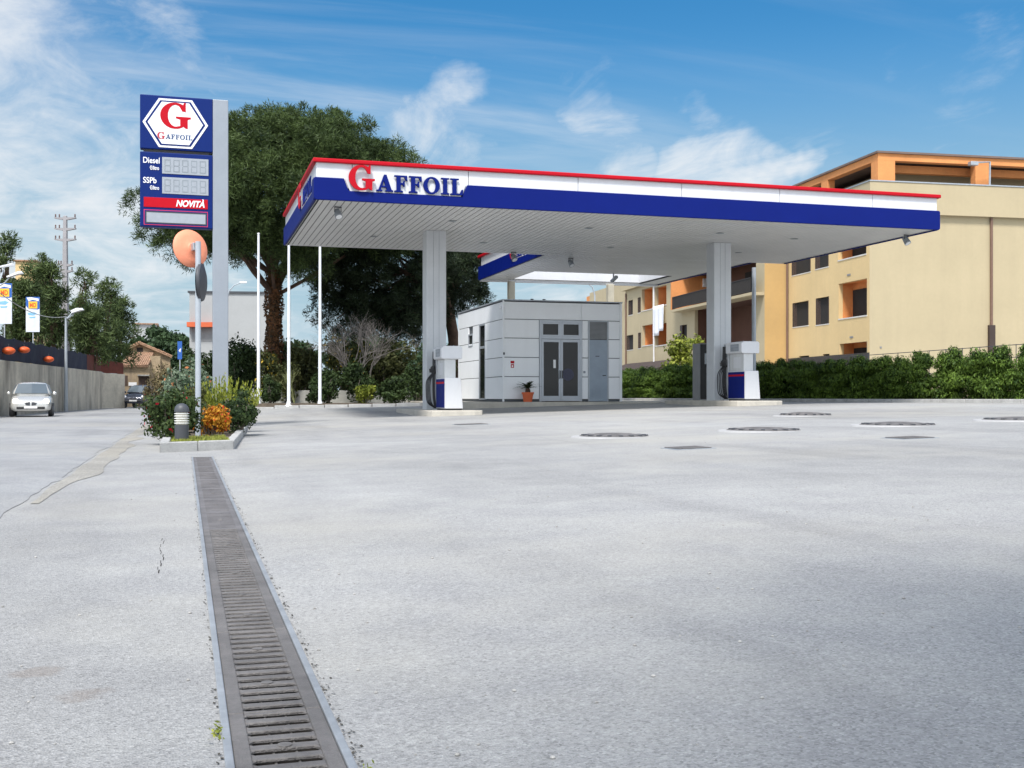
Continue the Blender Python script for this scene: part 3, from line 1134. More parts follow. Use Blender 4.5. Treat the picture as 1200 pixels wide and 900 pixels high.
for a, b, hs in ((dx0 + w + .005, xm - .004, 1), (xm + .004, dx1 - w - .005, 0)):
    s = .085
    lf = MB()
    lf.box(a, a + s, -.015, .04, .02, zm - .01).box(b - s, b, -.015, .04, .02, zm - .01)
    lf.box(a + s, b - s, -.015, .04, .02, .22).box(a + s, b - s, -.015, .04, zm - .12, zm - .01)
    l = lf.build('door', ALU, ks, bevel=.004, segs=1)
    MB().box(a + s, b - s, .008, .02, .22, zm - .12).build('pane', WINGLASS, l)
    hx = b - .045 if hs else a + .045
    MB().tube([(hx, -.015, .90), (hx, -.075, .92), (hx, -.075, 1.18), (hx, -.015, 1.20)], .016, 8).build('handle', BLACK, l)
st_ = MB().box(xm - .30, xm - .20, .004, .0075, 1.30, 1.62).build('door_notice', SIGNWHITE, ks)
MB().lathe([(.0, -.018), (.24, -.018), (.24, -.0165), (0, -.0165)], 24, (xm + .30, .022, 1.05), 'y').build('door_disc', mat('dark_blue_disc', (.006, .010, .05), .3), ks)  # flat dark blue disc in front of the right door pane
# grey service door with louvre panel
sd = MB()
sd.box(gx0, gx0 + .05, -.012, .05, 0, dz1).box(gx1 - .05, gx1, -.012, .05, 0, dz1).box(gx0 + .05, gx1 - .05, -.012, .05, dz1 - .04, dz1)
sdo = sd.build('service_door', ALU, ks, bevel=.004, segs=1)
MB().box(gx0 + .05, gx1 - .05, .004, .045, .01, zm - .01).build('door_leaf', DOORGREY, sdo, bevel=.004)
lv = MB()
for i in range(14):
    z = zm + .02 + i * (dz1 - .06 - zm) / 14
    lv.box(gx0 + .052, gx1 - .052, .0, .04, z, z + (dz1 - .06 - zm) / 14 * .75)
lv.build('louvre', mat('louvre_grey', (.24, .25, .26), .5), sdo)
lv = MB()
for i in range(9):
    z = .16 + i * .04
    lv.box(gx0 + .13, gx1 - .13, -.008, .0035, z, z + .028)
lv.build('vent', DOORGREY, sdo)
MB().tube([(gx1 - .13, .003, 1.02), (gx1 - .13, -.05, 1.02), (gx1 - .26, -.05, 1.02)], .014, 7).build('handle', BLACK, sdo)
MB().box(gx0 + .3, gx0 + .46, -.004, .0035, 1.76, 1.79).build('name_plate', DARKGREY, sdo)
# side windows
for (a, b, z0, z1), cnt in zip(wy, (1, 2)):
    z0 = max(.06, z0)
    f = MB()
    f.box(-.01, .06, a, a + .06, z0, z1).box(-.01, .06, b - .06, b, z0, z1).box(-.01, .058, a + .06, b - .06, z0, z0 + .07).box(-.01, .058, a + .06, b - .06, z1 - .07, z1)
    if cnt == 2:
        f.box(-.01, .058, a + .06, b - .06, kz(404) - .04, kz(404) + .06)
    wn = f.build('window', ALU, ks, bevel=.004, segs=1)
    MB().box(.02, .035, a + .06, b - .06, z0 + .07, z1 - .07).build('pane', WINGLASS, wn)
# notices on the wall
nt_ = MB().box(kx(598.3), kx(602.6), -.004, .0, kz(426.2), kz(423.2)).build('notice_plate', RED, ks)
nt_['label'] = 'small red notice plate on the kiosk front'
n2 = MB().box(kx(598.6), kx(602.3), -.004, .0, kz(431.2), kz(427)).build('notice_plate', RED, ks)
MB().box(kx(599.6), kx(601.3), -.007, -.0045, kz(430.4), kz(428.2)).build('notice_symbol', SIGNWHITE, n2)
MB().box(kx(683.7), kx(685.6), -.05, .0, kz(437), kz(434.5)).build('door_bell', GREYMET, ks)
MB().lathe([(.05, 0), (.05, -.10), (.03, -.14)], 10, (-.03, .25, kz(358.5))).build('corner_camera', LAMPW, ks)
MB().lathe([(.0, -.10), (.035, -.08), (.035, 0)], 10, (.03, -.04, kz(413.5))).build('alarm_sounder', DARKGREY, ks)
for k in range(2):
    MB().box(1.5 + k * .5, 1.6 + k * .5, 1.2, 1.3, KH + .051, KH + .2).build('roof_vent', DARKGREY, ks)
MB().box(dx0 + .2, dx1 - .2, -.75, -.15, -.002, .016).build('door_mat', mat('coir_mat', (.16, .13, .09), .95, .2, 20, bump=.6, bscale=200), None)
mt = C.objects['door_mat'] if 'door_mat' in C.objects else None
mt.location = (KX0, KY0, KZ0 - .008)
tag(mt, 'brown door mat in front of the kiosk double door', 'mat')

# potted cycad
px = x_at(618.5, 40.65)
t = empty('potted_palm', (px, 40.65, KZ0 - .01), 0, 'small palm in an orange terracotta pot by the kiosk wall', 'potted plant')
MB().lathe([(.16, 0), (.21, .30), (.235, .30), (.24, .37), (.22, .37), (.21, .33), (0, .33)], 20).build('pot', TERRA, t, smooth=True)
MB().lathe([(.09, .3), (.11, .40), (.08, .50), (.0, .54)], 12).build('stem', BARK, t, smooth=True)
V, Fc = [], []
fr = MB()
for k in range(30):
    a = k * 2.4 + random.uniform(-.2, .2)
    el = R(random.uniform(12, 70))
    L = random.uniform(.42, .62)
    pts = []
    for i in range(8):
        s = i / 7
        rr = L * s * math.cos(el) * 1.05
        zz = .50 + L * s * math.sin(el) - .30 * (s ** 2.2) * L * 1.2
        pts.append(Vector((rr * math.cos(a), rr * math.sin(a), zz)))
    side = Vector((-math.sin(a), math.cos(a), 0))
    for i in range(7):
        w0 = .085 * math.sin(math.pi * min(1, .12 + i / 7.5))
        for sg in (1, -1):
            p0, p1 = pts[i], pts[i + 1]
            mid = p0.lerp(p1, .5)
            tip = p1 + side * sg * w0 + Vector((0, 0, -.012))
            tip2 = mid + side * sg * w0 + Vector((0, 0, -.010))
            fr.add([p0, mid, tip2.lerp(tip, .2)], [(0, 1, 2)])
            fr.add([mid, p1, tip], [(0, 1, 2)])
fr.build('fronds', PALMLEAF, t)

# ================================================================== MANHOLES
PATCH = mat('pale_concrete_patch', (.40, .40, .40), .85, .12, 1.5, bump=.3, bscale=60)
MH = [(720, 510.5, 84, 'domed dark manhole cover in a pale patch in front of the kiosk door'),
      (895, 503.5, 88, 'domed dark manhole cover in front of the payment cabinet island'),
      (1052, 497.3, 88, 'domed dark manhole cover in the open forecourt before the hedge'),
      (1197, 491.3, 88, 'domed dark manhole cover cut by the right picture edge'),
      (944, 486.0, 62, 'low dark manhole cover just in front of the hedge kerb')]
for u, v, wpx, lab in MH:
    p = ghit(u, v + 1.0)
    Dd = p.x * ST + p.y * CT
    r = wpx * Dd / FPX / 2
    sl = math.atan(.028) if p.x < 20 else 0
    t = empty('manhole_cover', (p.x, p.y, gz(p.x, p.y)), 0, lab, 'manhole cover', 'manhole covers on the forecourt')
    h = 5.0 * Dd / FPX * .8
    o = MB().lathe([(r * 1.0, -.06), (r * .98, .012), (r * .8, h * .55), (r * .5, h * .9), (r * .3, h), (0, h)], 28).build('cover_mound', CAST, t, smooth=True)
    mb = MB()
    for k in range(18):
        a = k * 2 * math.pi / 18
        mb.M = Matrix.Rotation(a, 4, 'Z')
        mb.box(r * .62, r * .93, -.03, .03, h * .30, h * .62)
    mb.build('grip_rib', DARKGREY, t)
    MB().lathe([(r * 1.26, -.05), (r * 1.2, .004), (r * 1.02, .007)], 28).build('concrete_collar', PATCH, t, smooth=True)
for u, v, wpx, lab in ((552, 497.5, 34, 'small square gully grating in front of the first pump island'), (806, 525.5, 42, 'small flat access cover in the forecourt below the kiosk corner'),
                       (1066, 513.5, 40, 'small flat access cover in the open forecourt on the right')):
    p = ghit(u, v)
    w = wpx * (p.x * ST + p.y * CT) / FPX / 2
    t = empty('access_cover', (p.x, p.y, gz(p.x, p.y)), math.atan(0), lab, 'access cover', 'small access covers')
    t.rotation_euler = (0, -.028, 0)
    MB().box(-w - .04, w + .04, -w - .04, w + .04, -.05, .006).build('frame', GREYMET, t, bevel=.003)
    mb = MB()
    for k in range(9):
        xx = -w + (k + .5) * 2 * w / 9
        mb.box(xx - w / 13, xx + w / 13, -w, w, .007, .016)
    mb.build('grate', CAST, t)

# expansion joint in the asphalt (thin crack lines)
mb = MB()
for seg in ([(610, 508), (640, 514), (690, 521)], [(186, 672), (190, 650), (188, 640), (193, 628)]):
    pts = [ghit(u, v) for u, v in seg]
    for a, b in zip(pts, pts[1:]):
        n = 6
        for i in range(n):
            q0, q1 = a.lerp(b, i / n), a.lerp(b, (i + 1) / n)
            w = random.uniform(.0008, .0025)
            d = (q1 - q0).normalized().cross(Vector((0, 0, 1))) * w
            j = d.normalized() * random.uniform(-.01, .01)
            mb.quad(q0 - d + j + Vector((0, 0, .002)), q1 - d + j + Vector((0, 0, .002)), q1 + d + j + Vector((0, 0, .002)), q0 + d + j + Vector((0, 0, .002)))
structure(mb.build('ground_cracks', PIT))

# ================================================================== PLANTER
kb = [(-.35, 16.75), (.71, 17.35), (1.22, 24.3), (1.75, 33.0), (1.2, 35.0), (-.1, 35.0), (-.35, 30.0)]


def inset(poly, d):
    n = len(poly)
    out = []
    for i in range(n):
        a, b, c = Vector(poly[i - 1]), Vector(poly[i]), Vector(poly[(i + 1) % n])
        n1 = (b - a).normalized()
        n2 = (c - b).normalized()
        n1 = Vector((-n1.y, n1.x))
        n2 = Vector((-n2.y, n2.x))
        k = (n1 + n2)
        k = k / max(.3, k.dot(n1))
        out.append(tuple(b + k * d))
    return out


ki = inset(kb, .13)
mb = MB()
n = len(kb)
for i in range(n):
    j = (i + 1) % n
    a, b, c, d = kb[i], kb[j], ki[j], ki[i]
    L = (Vector(b) - Vector(a)).length
    cnt = max(1, round(L / .6))
    for k in range(cnt):                                # kerb stones laid end to end
        s0, s1 = k / cnt + .004 / L, (k + 1) / cnt - .004 / L
        q = [Vector(a).lerp(b, s0), Vector(a).lerp(b, s1), Vector(d).lerp(c, s1), Vector(d).lerp(c, s0)]
        mb.prism([tuple(x) for x in q], -.1, .145 + random.uniform(-.004, .004), 'z')
o = mb.build('planter_kerb', KERBC, None, bevel=.015)
tag(o, 'pale kerb stones round the flower bed at the drain end', 'kerb')
mb = MB()
mb.prism(ki, -.05, .10, 'z')
structure(mb.build('planter_soil', SOIL))
P = []
for _ in range(3800):
    s, q = random.random(), random.random()
    x, y = -.2 + .85 * s, 17.05 + s * .5 + 2.2 * q * q
    P.append((x, y, .11 + .035 * random.random()))
P = np.array(P)
o = leaves_mesh('grass', P, np.tile([0.3, -.6, .3], (len(P), 1)), .07, GRASS, None, 6, .8, 1.2)
tag(o, 'short yellow green grass at the front of the flower bed', 'grass', kind='stuff')

t = empty('bollard_light', (-.05, 18.0, .10), 0, 'short dark bollard light with white louvres in the flower bed', 'bollard light')
MB().lathe([(.105, 0), (.105, .27)], 20).build('post', DARKGREY, t, smooth=True)
MB().lathe([(.085, .27), (.085, .46)], 20).build('diffuser', mat('cream_diffuser', (.75, .71, .58), .4), t, smooth=True)
mb = MB()
for i in range(5):
    z = .285 + i * .037
    mb.lathe([(.086, z + .006), (.108, z), (.112, z + .004), (.112, z + .012), (.086, z + .020)], 20)
mb.build('louvre', mat('white_louvre', (.75, .75, .72), .45), t)
MB().lathe([(.112, .465), (.112, .50), (.10, .545), (.07, .58), (.03, .597), (0, .60)], 20).build('cap', DARKGREY, t, smooth=True)

mp_ = ghit(232.3, 511)
mx, my = .22, 20.6
t = empty('traffic_mirror', (mx, my, .10), 0, 'convex traffic mirrors with orange back on a grey pole in the flower bed', 'traffic mirror')
zt = z_at(283, mx, my) - .10
MB().tube([(0, 0, 0), (0, 0, zt)], .05, 14).build('pole', POLEG, t, smooth=True)
zc = z_at(290, mx, my) - .10
M1 = Matrix.Translation((-.12, .16, zc)) @ Matrix.Rotation(R(32), 4, 'Z') @ Matrix.Rotation(R(-8), 4, 'X')
mm = MB(M1).lathe([(.0, -.085), (.08, -.083), (.11, -.055), (.22, -.045), (.31, -.02), (.345, .01), (.345, .03), (.33, .045), (0, .06)], 36, axis='y').build('mirror', PINKED, t, smooth=True)
mm['label'] = 'orange back of a convex mirror'
MB(M1).lathe([(.325, .0455), (.2, .075), (0, .09)], 36, axis='y').build('mirror_glass', CHROME, mm, smooth=True)
MB(M1).box(-.05, .05, -.16, -.05, -.07, .07).build('clamp', STEEL, mm, bevel=.01)
zc2 = z_at(330, mx, my) - .10
M2 = Matrix.Translation((.065, .11, zc2)) @ Matrix.Rotation(R(78), 4, 'Z')
m2 = MB(M2).lathe([(.0, -.07), (.2, -.06), (.33, -.02), (.345, .01), (.345, .03), (0, .05)], 36, axis='y').build('mirror', DARKGREY, t, smooth=True)
m2['label'] = 'dark mirror seen edge on'
MB(M2).lathe([(.325, .0505), (.2, .07), (0, .085)], 36, axis='y').build('mirror_glass', CHROME, m2, smooth=True)
MB().box(-.05, .08, -.06, .06, zc2 - .05, zc2 + .05).build('clamp', STEEL, m2, bevel=.01)

for args in (
    ('shrub', (-.20, 19.6, .08), .62, .7, .82, REDFL, 3600, .075, 'dark green shrub with red flowers behind the bollard light', 5),
    ('shrub', (.44, 20.9, .08), .39, .38, .62, ORLEAF, 3000, .06, 'round orange leaved shrub behind the mirror pole', 6),
    ('shrub', (.98, 22.9, .08), .50, .8, .90, SHRUBD, 3600, .075, 'dark green shrub overhanging the right kerb of the flower bed', 8),
    ('shrub', (.06, 24.6, .08), .55, .7, 1.05, SHRUBO, 2600, .08, 'olive green shrub in the middle of the flower bed', 9),
    ('shrub', (.0, 27.3, .08), .72, .9, 1.72, GREYLEAF, 3600, .10, 'tall grey green shrub with orange flowers at the back of the bed', 10),
    ('shrub', (.55, 21.9, .08), .55, .4, .62, SHRUBD, 1800, .07, 'low dark shrub behind the round orange one', 11),
    ('shrub', (-.15, 22.6, .08), .50, .7, .85, SHRUBD, 2400, .075, 'dark green shrub over the road side kerb', 12),
):
    n_, loc, rx, ry, h, m, cnt, sz, lab, sd = args
    shrub(n_, loc, rx, ry, h, m, cnt, sz, lab, group='flower bed shrubs', seed=sd)
# spiky yellow-green broom
t = empty('spiky_shrub', (.78, 25.2, .08), 0, 'spiky yellow green shrub at the foot of the price sign', 'shrub', 'flower bed shrubs')
P, N = [], []
for k in range(190):
    a = random.uniform(0, 6.28)
    r0 = random.random() ** .5
    bx_, by_ = .76 * r0 * math.cos(a), .8 * r0 * math.sin(a)
    hh = random.uniform(.8, 1.32) * (1 - .25 * r0)
    for i in range(34):
        s = random.uniform(.25, 1)
        P.append((bx_ * (.55 + .6 * s) + random.gauss(0, .026 * (1.15 - s)), by_ * (.55 + .6 * s) + random.gauss(0, .026 * (1.15 - s)), hh * s))
        N.append((random.gauss(0, 1), random.gauss(0, 1), .2))
leaves_mesh('foliage', np.array(P), np.array(N), .085, YGREEN, t, 3.2, .4, 1.6)

# ================================================================== PRICE SIGN
sg = empty('price_sign', (.845, 28.9, .08), 0, 'tall blue fuel price sign on a grey post in the flower bed', 'price sign')
SXL, SXR, SYF = -1.056, .655, 28.75
ox, oy, oz = sg.location
mb = MB().box(.66 - ox, 1.035 - ox, -.15, .21, 0, 8.2 - oz)
mb.build('post', mat('sign_post_grey', (.29, .32, .36), .4, .05, 2, metal=.15), sg, bevel=.02)


def sz(v):
    return z_at(v, SXL, SYF) - oz


def sx(u):
    return x_at(u, SYF) - ox


yf = SYF - oy
zA, zB, zC, zD = sz(110), sz(173.5), sz(177), sz(265)
up_ = MB().box(sx(164), sx(249.3), yf, yf + .26, zB, zA).build('upper_panel', BLUE2, sg, bevel=.02)
lo_ = MB().box(sx(164), sx(249.3), yf, yf + .26, zD, zC).build('lower_panel', BLUE2, sg, bevel=.02)
MB().box(sx(168), sx(245), yf + .05, yf + .2, zC + .001, zB - .001).build('joint_strip', SEAM, sg)


def hexa(cx, cz, hw, hh, cut):
    return [(cx - hw, cz), (cx - hw + cut, cz - hh), (cx + hw - cut, cz - hh), (cx + hw, cz), (cx + hw - cut, cz + hh), (cx - hw + cut, cz + hh)]


cx_, cz_ = (sx(167) + sx(243.8)) / 2, (zA + zB) / 2 - .01
hw, hh = (sx(243.8) - sx(167)) / 2, .60
MB().prism(hexa(cx_, cz_, hw, hh, .38), yf - .012, yf - .001, 'y').build('hexagon_border', SIGNWHITE, up_)
MB().prism(hexa(cx_, cz_, hw - .065, hh - .05, .35), yf - .018, yf - .0125, 'y').build('hexagon_line', BLUE2, up_)
MB().prism(hexa(cx_, cz_, hw - .12, hh - .085, .33), yf - .024, yf - .0185, 'y').build('hexagon_field', SIGNWHITE, up_)
T = Matrix.Translation((cx_, yf - .027, cz_)) @ FRONT
glyphs('G', -.36, .62, T @ Matrix.Translation((0, -.12, 0)), RED, up_, 'red_letter', .003, .0, 1.08)
glyphs('G', -.43, .17, T @ Matrix.Translation((0, -.40, 0)), mat('dull_red_print', (.45, .03, .05), .5), up_, 'small_red_letter', .003)
glyphs('AFFOIL', -.235, .118, T @ Matrix.Translation((0, -.39, 0)), mat('slate_blue_print', (.03, .07, .18), .5), up_, 'small_letters', .003, .07, 1.02)
for v0, v1 in ((182.5, 202), (206, 225.5)):
    d = MB().box(sx(190), sx(244.3), yf - .012, yf - .001, sz(v1), sz(v0)).build('price_display', LCD, lo_, bevel=.004)
    ww = sx(244.3) - sx(190)
    sgm = MB()
    for k in range(5):
        x0 = sx(190) + ww * (.05 + k * .19)
        zl, zh = sz(v1) + .05, sz(v0) - .05
        zm_ = (zl + zh) / 2
        w_ = ww * .135
        q = .022
        for z in (zl, zm_ - q / 2, zh - q):
            sgm.box(x0 + q, x0 + w_ - q, yf - .0155, yf - .0125, z, z + q)
        for xx in (x0, x0 + w_ - q):
            sgm.box(xx, xx + q, yf - .0155, yf - .0125, zl, zm_ - .012)
            sgm.box(xx, xx + q, yf - .0155, yf - .0125, zm_ + .012, zh)
    sgm.build('display_segment', LCDSEG, d)
for s, u, v, size, wd in (('Diesel', 167.3, 190.3, .20, 18.5), ('€/litro', 175.5, 198, .13, 10.5), ('SSPb', 167.5, 213.8, .20, 15), ('€/litro', 175.5, 221.3, .13, 10.5)):
    T = Matrix.Translation((sx(u), yf - .006, sz(v))) @ FRONT
    text_obj(s, size, SIGNWHITE, lo_, T, .004, width=wd * .0208, bold=.003)
MB().box(sx(168.5), sx(243.5), yf - .014, yf - .001, sz(242), sz(230.5)).build('red_banner', RED, lo_, bevel=.004)
text_obj('NOVITÀ', .215, SIGNWHITE, lo_, Matrix.Translation((sx(206), yf - .018, sz(240.8) + .02)) @ FRONT, .003, shear=.25, width=.68, bold=.008)
MB().box(sx(168.5), sx(243.5), yf - .010, yf - .001, sz(264 - 1), sz(245)).build('red_frame', mat('pinkish_red_line', (.62, .03, .10), .4), lo_)
MB().box(sx(169.3), sx(242.8), yf - .013, yf - .0105, sz(262.2), sz(245.8)).build('blue_inner', BLUE2, lo_)
MB().box(sx(170.5), sx(242), yf - .016, yf - .0135, sz(261), sz(247)).build('screen_rim', SEAM, lo_)
MB().box(sx(171.8), sx(240.8), yf - .020, yf - .0165, sz(259.8), sz(248.4)).build('message_screen', LCD, lo_)
# ================================================================== FLAGPOLES AND BED
for u, vt, vb, D_, lab in ((303, 275, 475.5, 47, 'bare white flagpole left of the ivy covered pine trunk'), (338.5, 262, 475.5, 46.4, 'bare white flagpole right of the ivy covered pine trunk'),
                           (375, 262, 475.0, 46.4, 'bare white flagpole nearest the canopy column')):
    p = W(u, vb, D_)
    t = empty('flagpole', p, 0, lab, 'flagpole', 'white flagpoles')
    h = (vb - vt) * D_ / FPX
    MB().lathe([(.17, -.05), (.17, .02), (.11, .05), (.085, .16), (.07, .2)], 14).build('base_flange', FLAGW, t, smooth=True)
    MB().tube([(0, 0, .1), (0, 0, h * .5), (0, 0, h)], [.072, .062, .045], 12).build('pole', FLAGW, t, smooth=True)
    MB().lathe([(.02, 0), (.06, .03), (.06, .06), (0, .09)], 10, (0, 0, h)).build('finial', FLAGW, t, smooth=True)

# planted bed behind the flagpoles, on its kerb
KL = [W(292, 477.0, 46.5), W(380, 475.6, 46.0), W(492, 473.2, 45.8), W(535, 472.6, 47.2)]
mb = MB()
for a, b in zip(KL, KL[1:]):
    L = (b - a).length
    cnt = max(1, round(L / 1.0))
    nrm = Vector((-(b - a).y, (b - a).x, 0)).normalized() * .14
    for k in range(cnt):
        q0, q1 = a.lerp(b, k / cnt + .004), a.lerp(b, (k + 1) / cnt - .004)
        z1 = gz(q0.x, q0.y) + .13
        mb.prism([(q0.x, q0.y), (q1.x, q1.y), (q1.x + nrm.x, q1.y + nrm.y), (q0.x + nrm.x, q0.y + nrm.y)], .0, z1, 'z')
tag(mb.build('bed_kerb', KERBC, None, bevel=.02), 'stone kerb in front of the flagpoles and the planted bed', 'kerb')
mb = MB()
pts = [(k.x, k.y + .1) for k in KL]
pts = [(1.8, pts[0][1])] + pts + [(13, 56), (12, 64), (1.8, 64)]
mb.prism(pts, .0, .52, 'z')
structure(mb.build('bed_soil', SOIL))
a, b = W(322, 470, 50.5), W(372, 470, 50.5)
mb = MB()
mb.box(a.x - .6, b.x + 7.5, a.y, a.y + .2, .3, z_at(457.5, a.x, a.y))
tag(mb.build('low_wall', mat('pale_low_wall', (.46, .46, .42), .9, .2, 1, streak=.4), None, bevel=.02), 'low pale concrete wall behind the flagpoles', 'wall')


def bush_px(u, v_top, wpx, D_, m, n, size, label, sd, vbase=474, ry=None, name='shrub', cat='shrub'):
    p = W(u, 0, D_)
    z0 = .50
    h = HC + (HV - v_top) * D_ / FPX - z0
    rx = wpx * D_ / FPX / 2
    return shrub(name, (p.x, p.y, z0), rx * 1.08, ry or rx * .9, h, m, int(n * 1.7), size, label, cat, 'bushes behind the flagpoles', seed=sd, nc=12)


BU = [
    (315, 405, 34, 51.0, SHRUBY, 2600, .15, 'olive bush with yellow leaves at the foot of the ivy covered trunk'),
    (318, 442, 26, 48.6, SHRUBD, 2000, .12, 'small dark rounded bush between the first two flagpoles'),
    (354, 395, 50, 53.5, SHRUBO, 2800, .16, 'tall olive bush behind the low pale wall'),
    (383, 432, 40, 49.0, SHRUBD, 3000, .13, 'dark bush right of the third flagpole'),
    (408, 392, 70, 52.5, SHRUBY, 4200, .15, 'broad yellow dotted bush under the bare grey branches'),
    (428, 452, 26, 48.2, YTREE, 800, .13, 'pale yellowish little bush low in the planted bed'),
    (462, 440, 50, 49.0, SHRUBD, 3200, .13, 'dark green bush left of the canopy column'),
    (455, 400, 76, 52.8, SHRUBO, 4200, .16, 'tall olive bush in the shade of the pines'),
    (490, 425, 40, 51.5, SHRUBD, 2400, .15, 'dark bush partly behind the canopy column'),
    (512, 410, 50, 54.5, SHRUBO, 2400, .17, 'olive bush between the canopy column and the kiosk'),
    (285, 400, 60, 57.0, SHRUBD, 4200, .17, 'tall dark bush in front of the white building'),
    (250, 405, 66, 59.0, SHRUBD, 4200, .17, 'dark bush behind the price sign post'),
    (228, 408, 40, 62.0, SHRUBD, 2600, .18, 'dark bush left of the price sign post'),
    (338, 425, 34, 50.6, SHRUBO, 1800, .14, 'thin olive bush behind the second flagpole'),
    (420, 425, 50, 50.2, SHRUBD, 2400, .14, 'dark leafy bush in the middle of the planted bed'),
    (372, 452, 26, 48.4, SHRUBD, 1400, .12, 'small dark bush at the foot of the third flagpole'),
]
for i, (u, vt, w_, D_, m, cnt, s_, lab) in enumerate(BU):
    bush_px(u, vt, w_, D_, m, cnt, s_, lab, 100 + i)


def bare_tree(name, loc, h, spread, label, seed, m=TWIG, r0=.05, levels=4, cat='bare shrub'):
    rs = random.Random(seed)
    mb = MB()

    def grow(p, d, L, r, lv):
        q = p + d * L
        mid = p.lerp(q, .5) + Vector((rs.gauss(0, 1), rs.gauss(0, 1), rs.gauss(0, .5))) * L * .06
        mb.tube([p, mid, q], [r, r * .8, r * .6], 5, cap=False)
        if lv == 0:
            return
        for _ in range(rs.choice((2, 3, 3))):
            nd_ = (d + Vector((rs.gauss(0, spread), rs.gauss(0, spread), rs.gauss(.08, spread * .6)))).normalized()
            grow(p.lerp(q, rs.uniform(.5, 1)), nd_, L * rs.uniform(.6, .85), r * .6, lv - 1)
    for _ in range(4):
        a = rs.uniform(0, 6.28)
        grow(Vector((0, 0, 0)), Vector((.35 * math.cos(a), .35 * math.sin(a), 1)).normalized(), h * .36, r0, levels)
    o = mb.build(name, m, None)
    o.location = loc
    tag(o, label, cat)
    return o


p = W(425, 470, 51.0)
bare_tree('bare_shrub', (p.x, p.y, .5), 4.0, .42, 'leafless grey shrub with tangled branches under the pines', 4, mat('pale_grey_twig', (.20, .18, .165), .9, .2, 5), .045, 6)
p = W(345, 470, 49.3)
bare_tree('bare_shrub', (p.x, p.y, .5), 1.9, .35, 'small leafless shrub beside the second flagpole', 9, mat('green_twig', (.22, .24, .10), .9, .2, 5), .02, 3)
p = W(342, 470, 55)
bare_tree('bare_shrub', (p.x, p.y, .5), 3.6, .38, 'dark pruned leafless stump with short branches beside the ivy covered trunk', 14, BARK, .10, 3)

# ================================================================== PINES
rs = random.Random(21)
pA = W(321, 470, 53)
cA = W(345, 245, 53)
cl = dome(cA.x, cA.y, cA.z, 6.4, 6.2, 4.35, 2.6, 150, 1.1, 1.6, .05, -.7, rs, .74)
for u, v, D_, r in ((175, 240, 52, 1.1), (182, 268, 52, 1.2), (205, 290, 51, 1.0), (230, 298, 52, 1.0), (290, 262, 50, 1.3), (300, 285, 51, 1.0), (350, 285, 51, 1.3), (380, 270, 51, 1.4), (420, 255, 52, 1.5), (452, 215, 53, 1.3), (285, 300, 53, .7), (240, 275, 50, 1.1), (345, 300, 50.5, 1.1), (365, 305, 51, 1.2), (330, 285, 50.2, 1.0), (310, 292, 50.5, .9), (340, 315, 52, .9), (265, 250, 50, 1.3), (255, 215, 50, 1.3)):
    q = W(u, v, D_)
    cl.append((q.x, q.y, q.z, r, r, r * .6))
tA = tree('stone_pine', (pA.x, pA.y, .45), .31, cl, PINE, 0, .23, 'huge umbrella pine with ivy covered trunk behind the price sign', 'stone pines', 7.0, trunk_top=8.2, nl=40, tuft=(32, 115, .40))
iv, ivn = [], []
for _ in range(5200):
    a = random.uniform(0, 6.28)
    z = random.uniform(0, 6.4)
    r = .35 + abs(random.gauss(0, .04)) + .05 * math.sin(z * 3 + a * 2)
    iv.append((r * math.cos(a), r * math.sin(a), z))
    ivn.append((math.cos(a), math.sin(a), .3))
leaves_mesh('ivy', np.array(iv), np.array(ivn), .12, IVY, tA, 1.3, .8)

pB = W(545, 470, 58)
cB = W(468, 320, 58)
cl = dome(cB.x, cB.y, cB.z, 5.3, 5.0, 4.0, 3.6, 50, 1.1, 1.7, .15, -.95, rs)
for u, v, D_, r in ((400, 330, 56, 1.3), (370, 315, 56, 1.2), (355, 300, 55, 1.0), (385, 355, 56, .9), (540, 315, 58, 1.1), (552, 340, 58, .7), (525, 300, 57, 1.3), (500, 370, 57, 1.1), (440, 375, 57, 1.2), (470, 395, 57, 1.1), (545, 300, 58, 1.0)):
    q = W(u, v, D_)
    cl.append((q.x, q.y, q.z, r, r, r * .7))
tB = tree('stone_pine', (pB.x, pB.y, .45), .36, cl, PINED, 0, .24, 'dark pine with bare brown trunk behind the kiosk corner', 'stone pines', 7.0, trunk_top=7.0, lean=(-1.4, -.4), nl=40, tuft=(32, 115, .40))

# street trees on the near side of the forecourt, behind the viewer (they shade the foreground)
for i, (x, y, h, rr_) in enumerate(((-.4, -4.3, 11.0, 3.5), (9.5, -8.5, 9.5, 3.2), (16.5, -11, 10, 3.4), (-7.5, -15, 9, 3.2), (25, -14, 10, 3.6))):
    rs2 = random.Random(900 + i)
    cl = dome(x, y, h * .72, rr_, rr_, h * .26, h * .22, 22, rr_ * .3, rr_ * .45, .0, -.9, rs2)
    tree('street_tree', (x, y, gz(x, y)), .16, cl, FARTREE, 2500, .30, 'leafy street tree standing behind the viewer', 'street trees behind the viewer', 1.6, trunk_top=h * .7, nl=12)

# ================================================================== RIGHT SIDE: HEDGE, KERB, FENCE
H0, H1, H2 = W(728, 470, 60.5), W(893, 470, 47.0), W(1245, 470, 36.2)


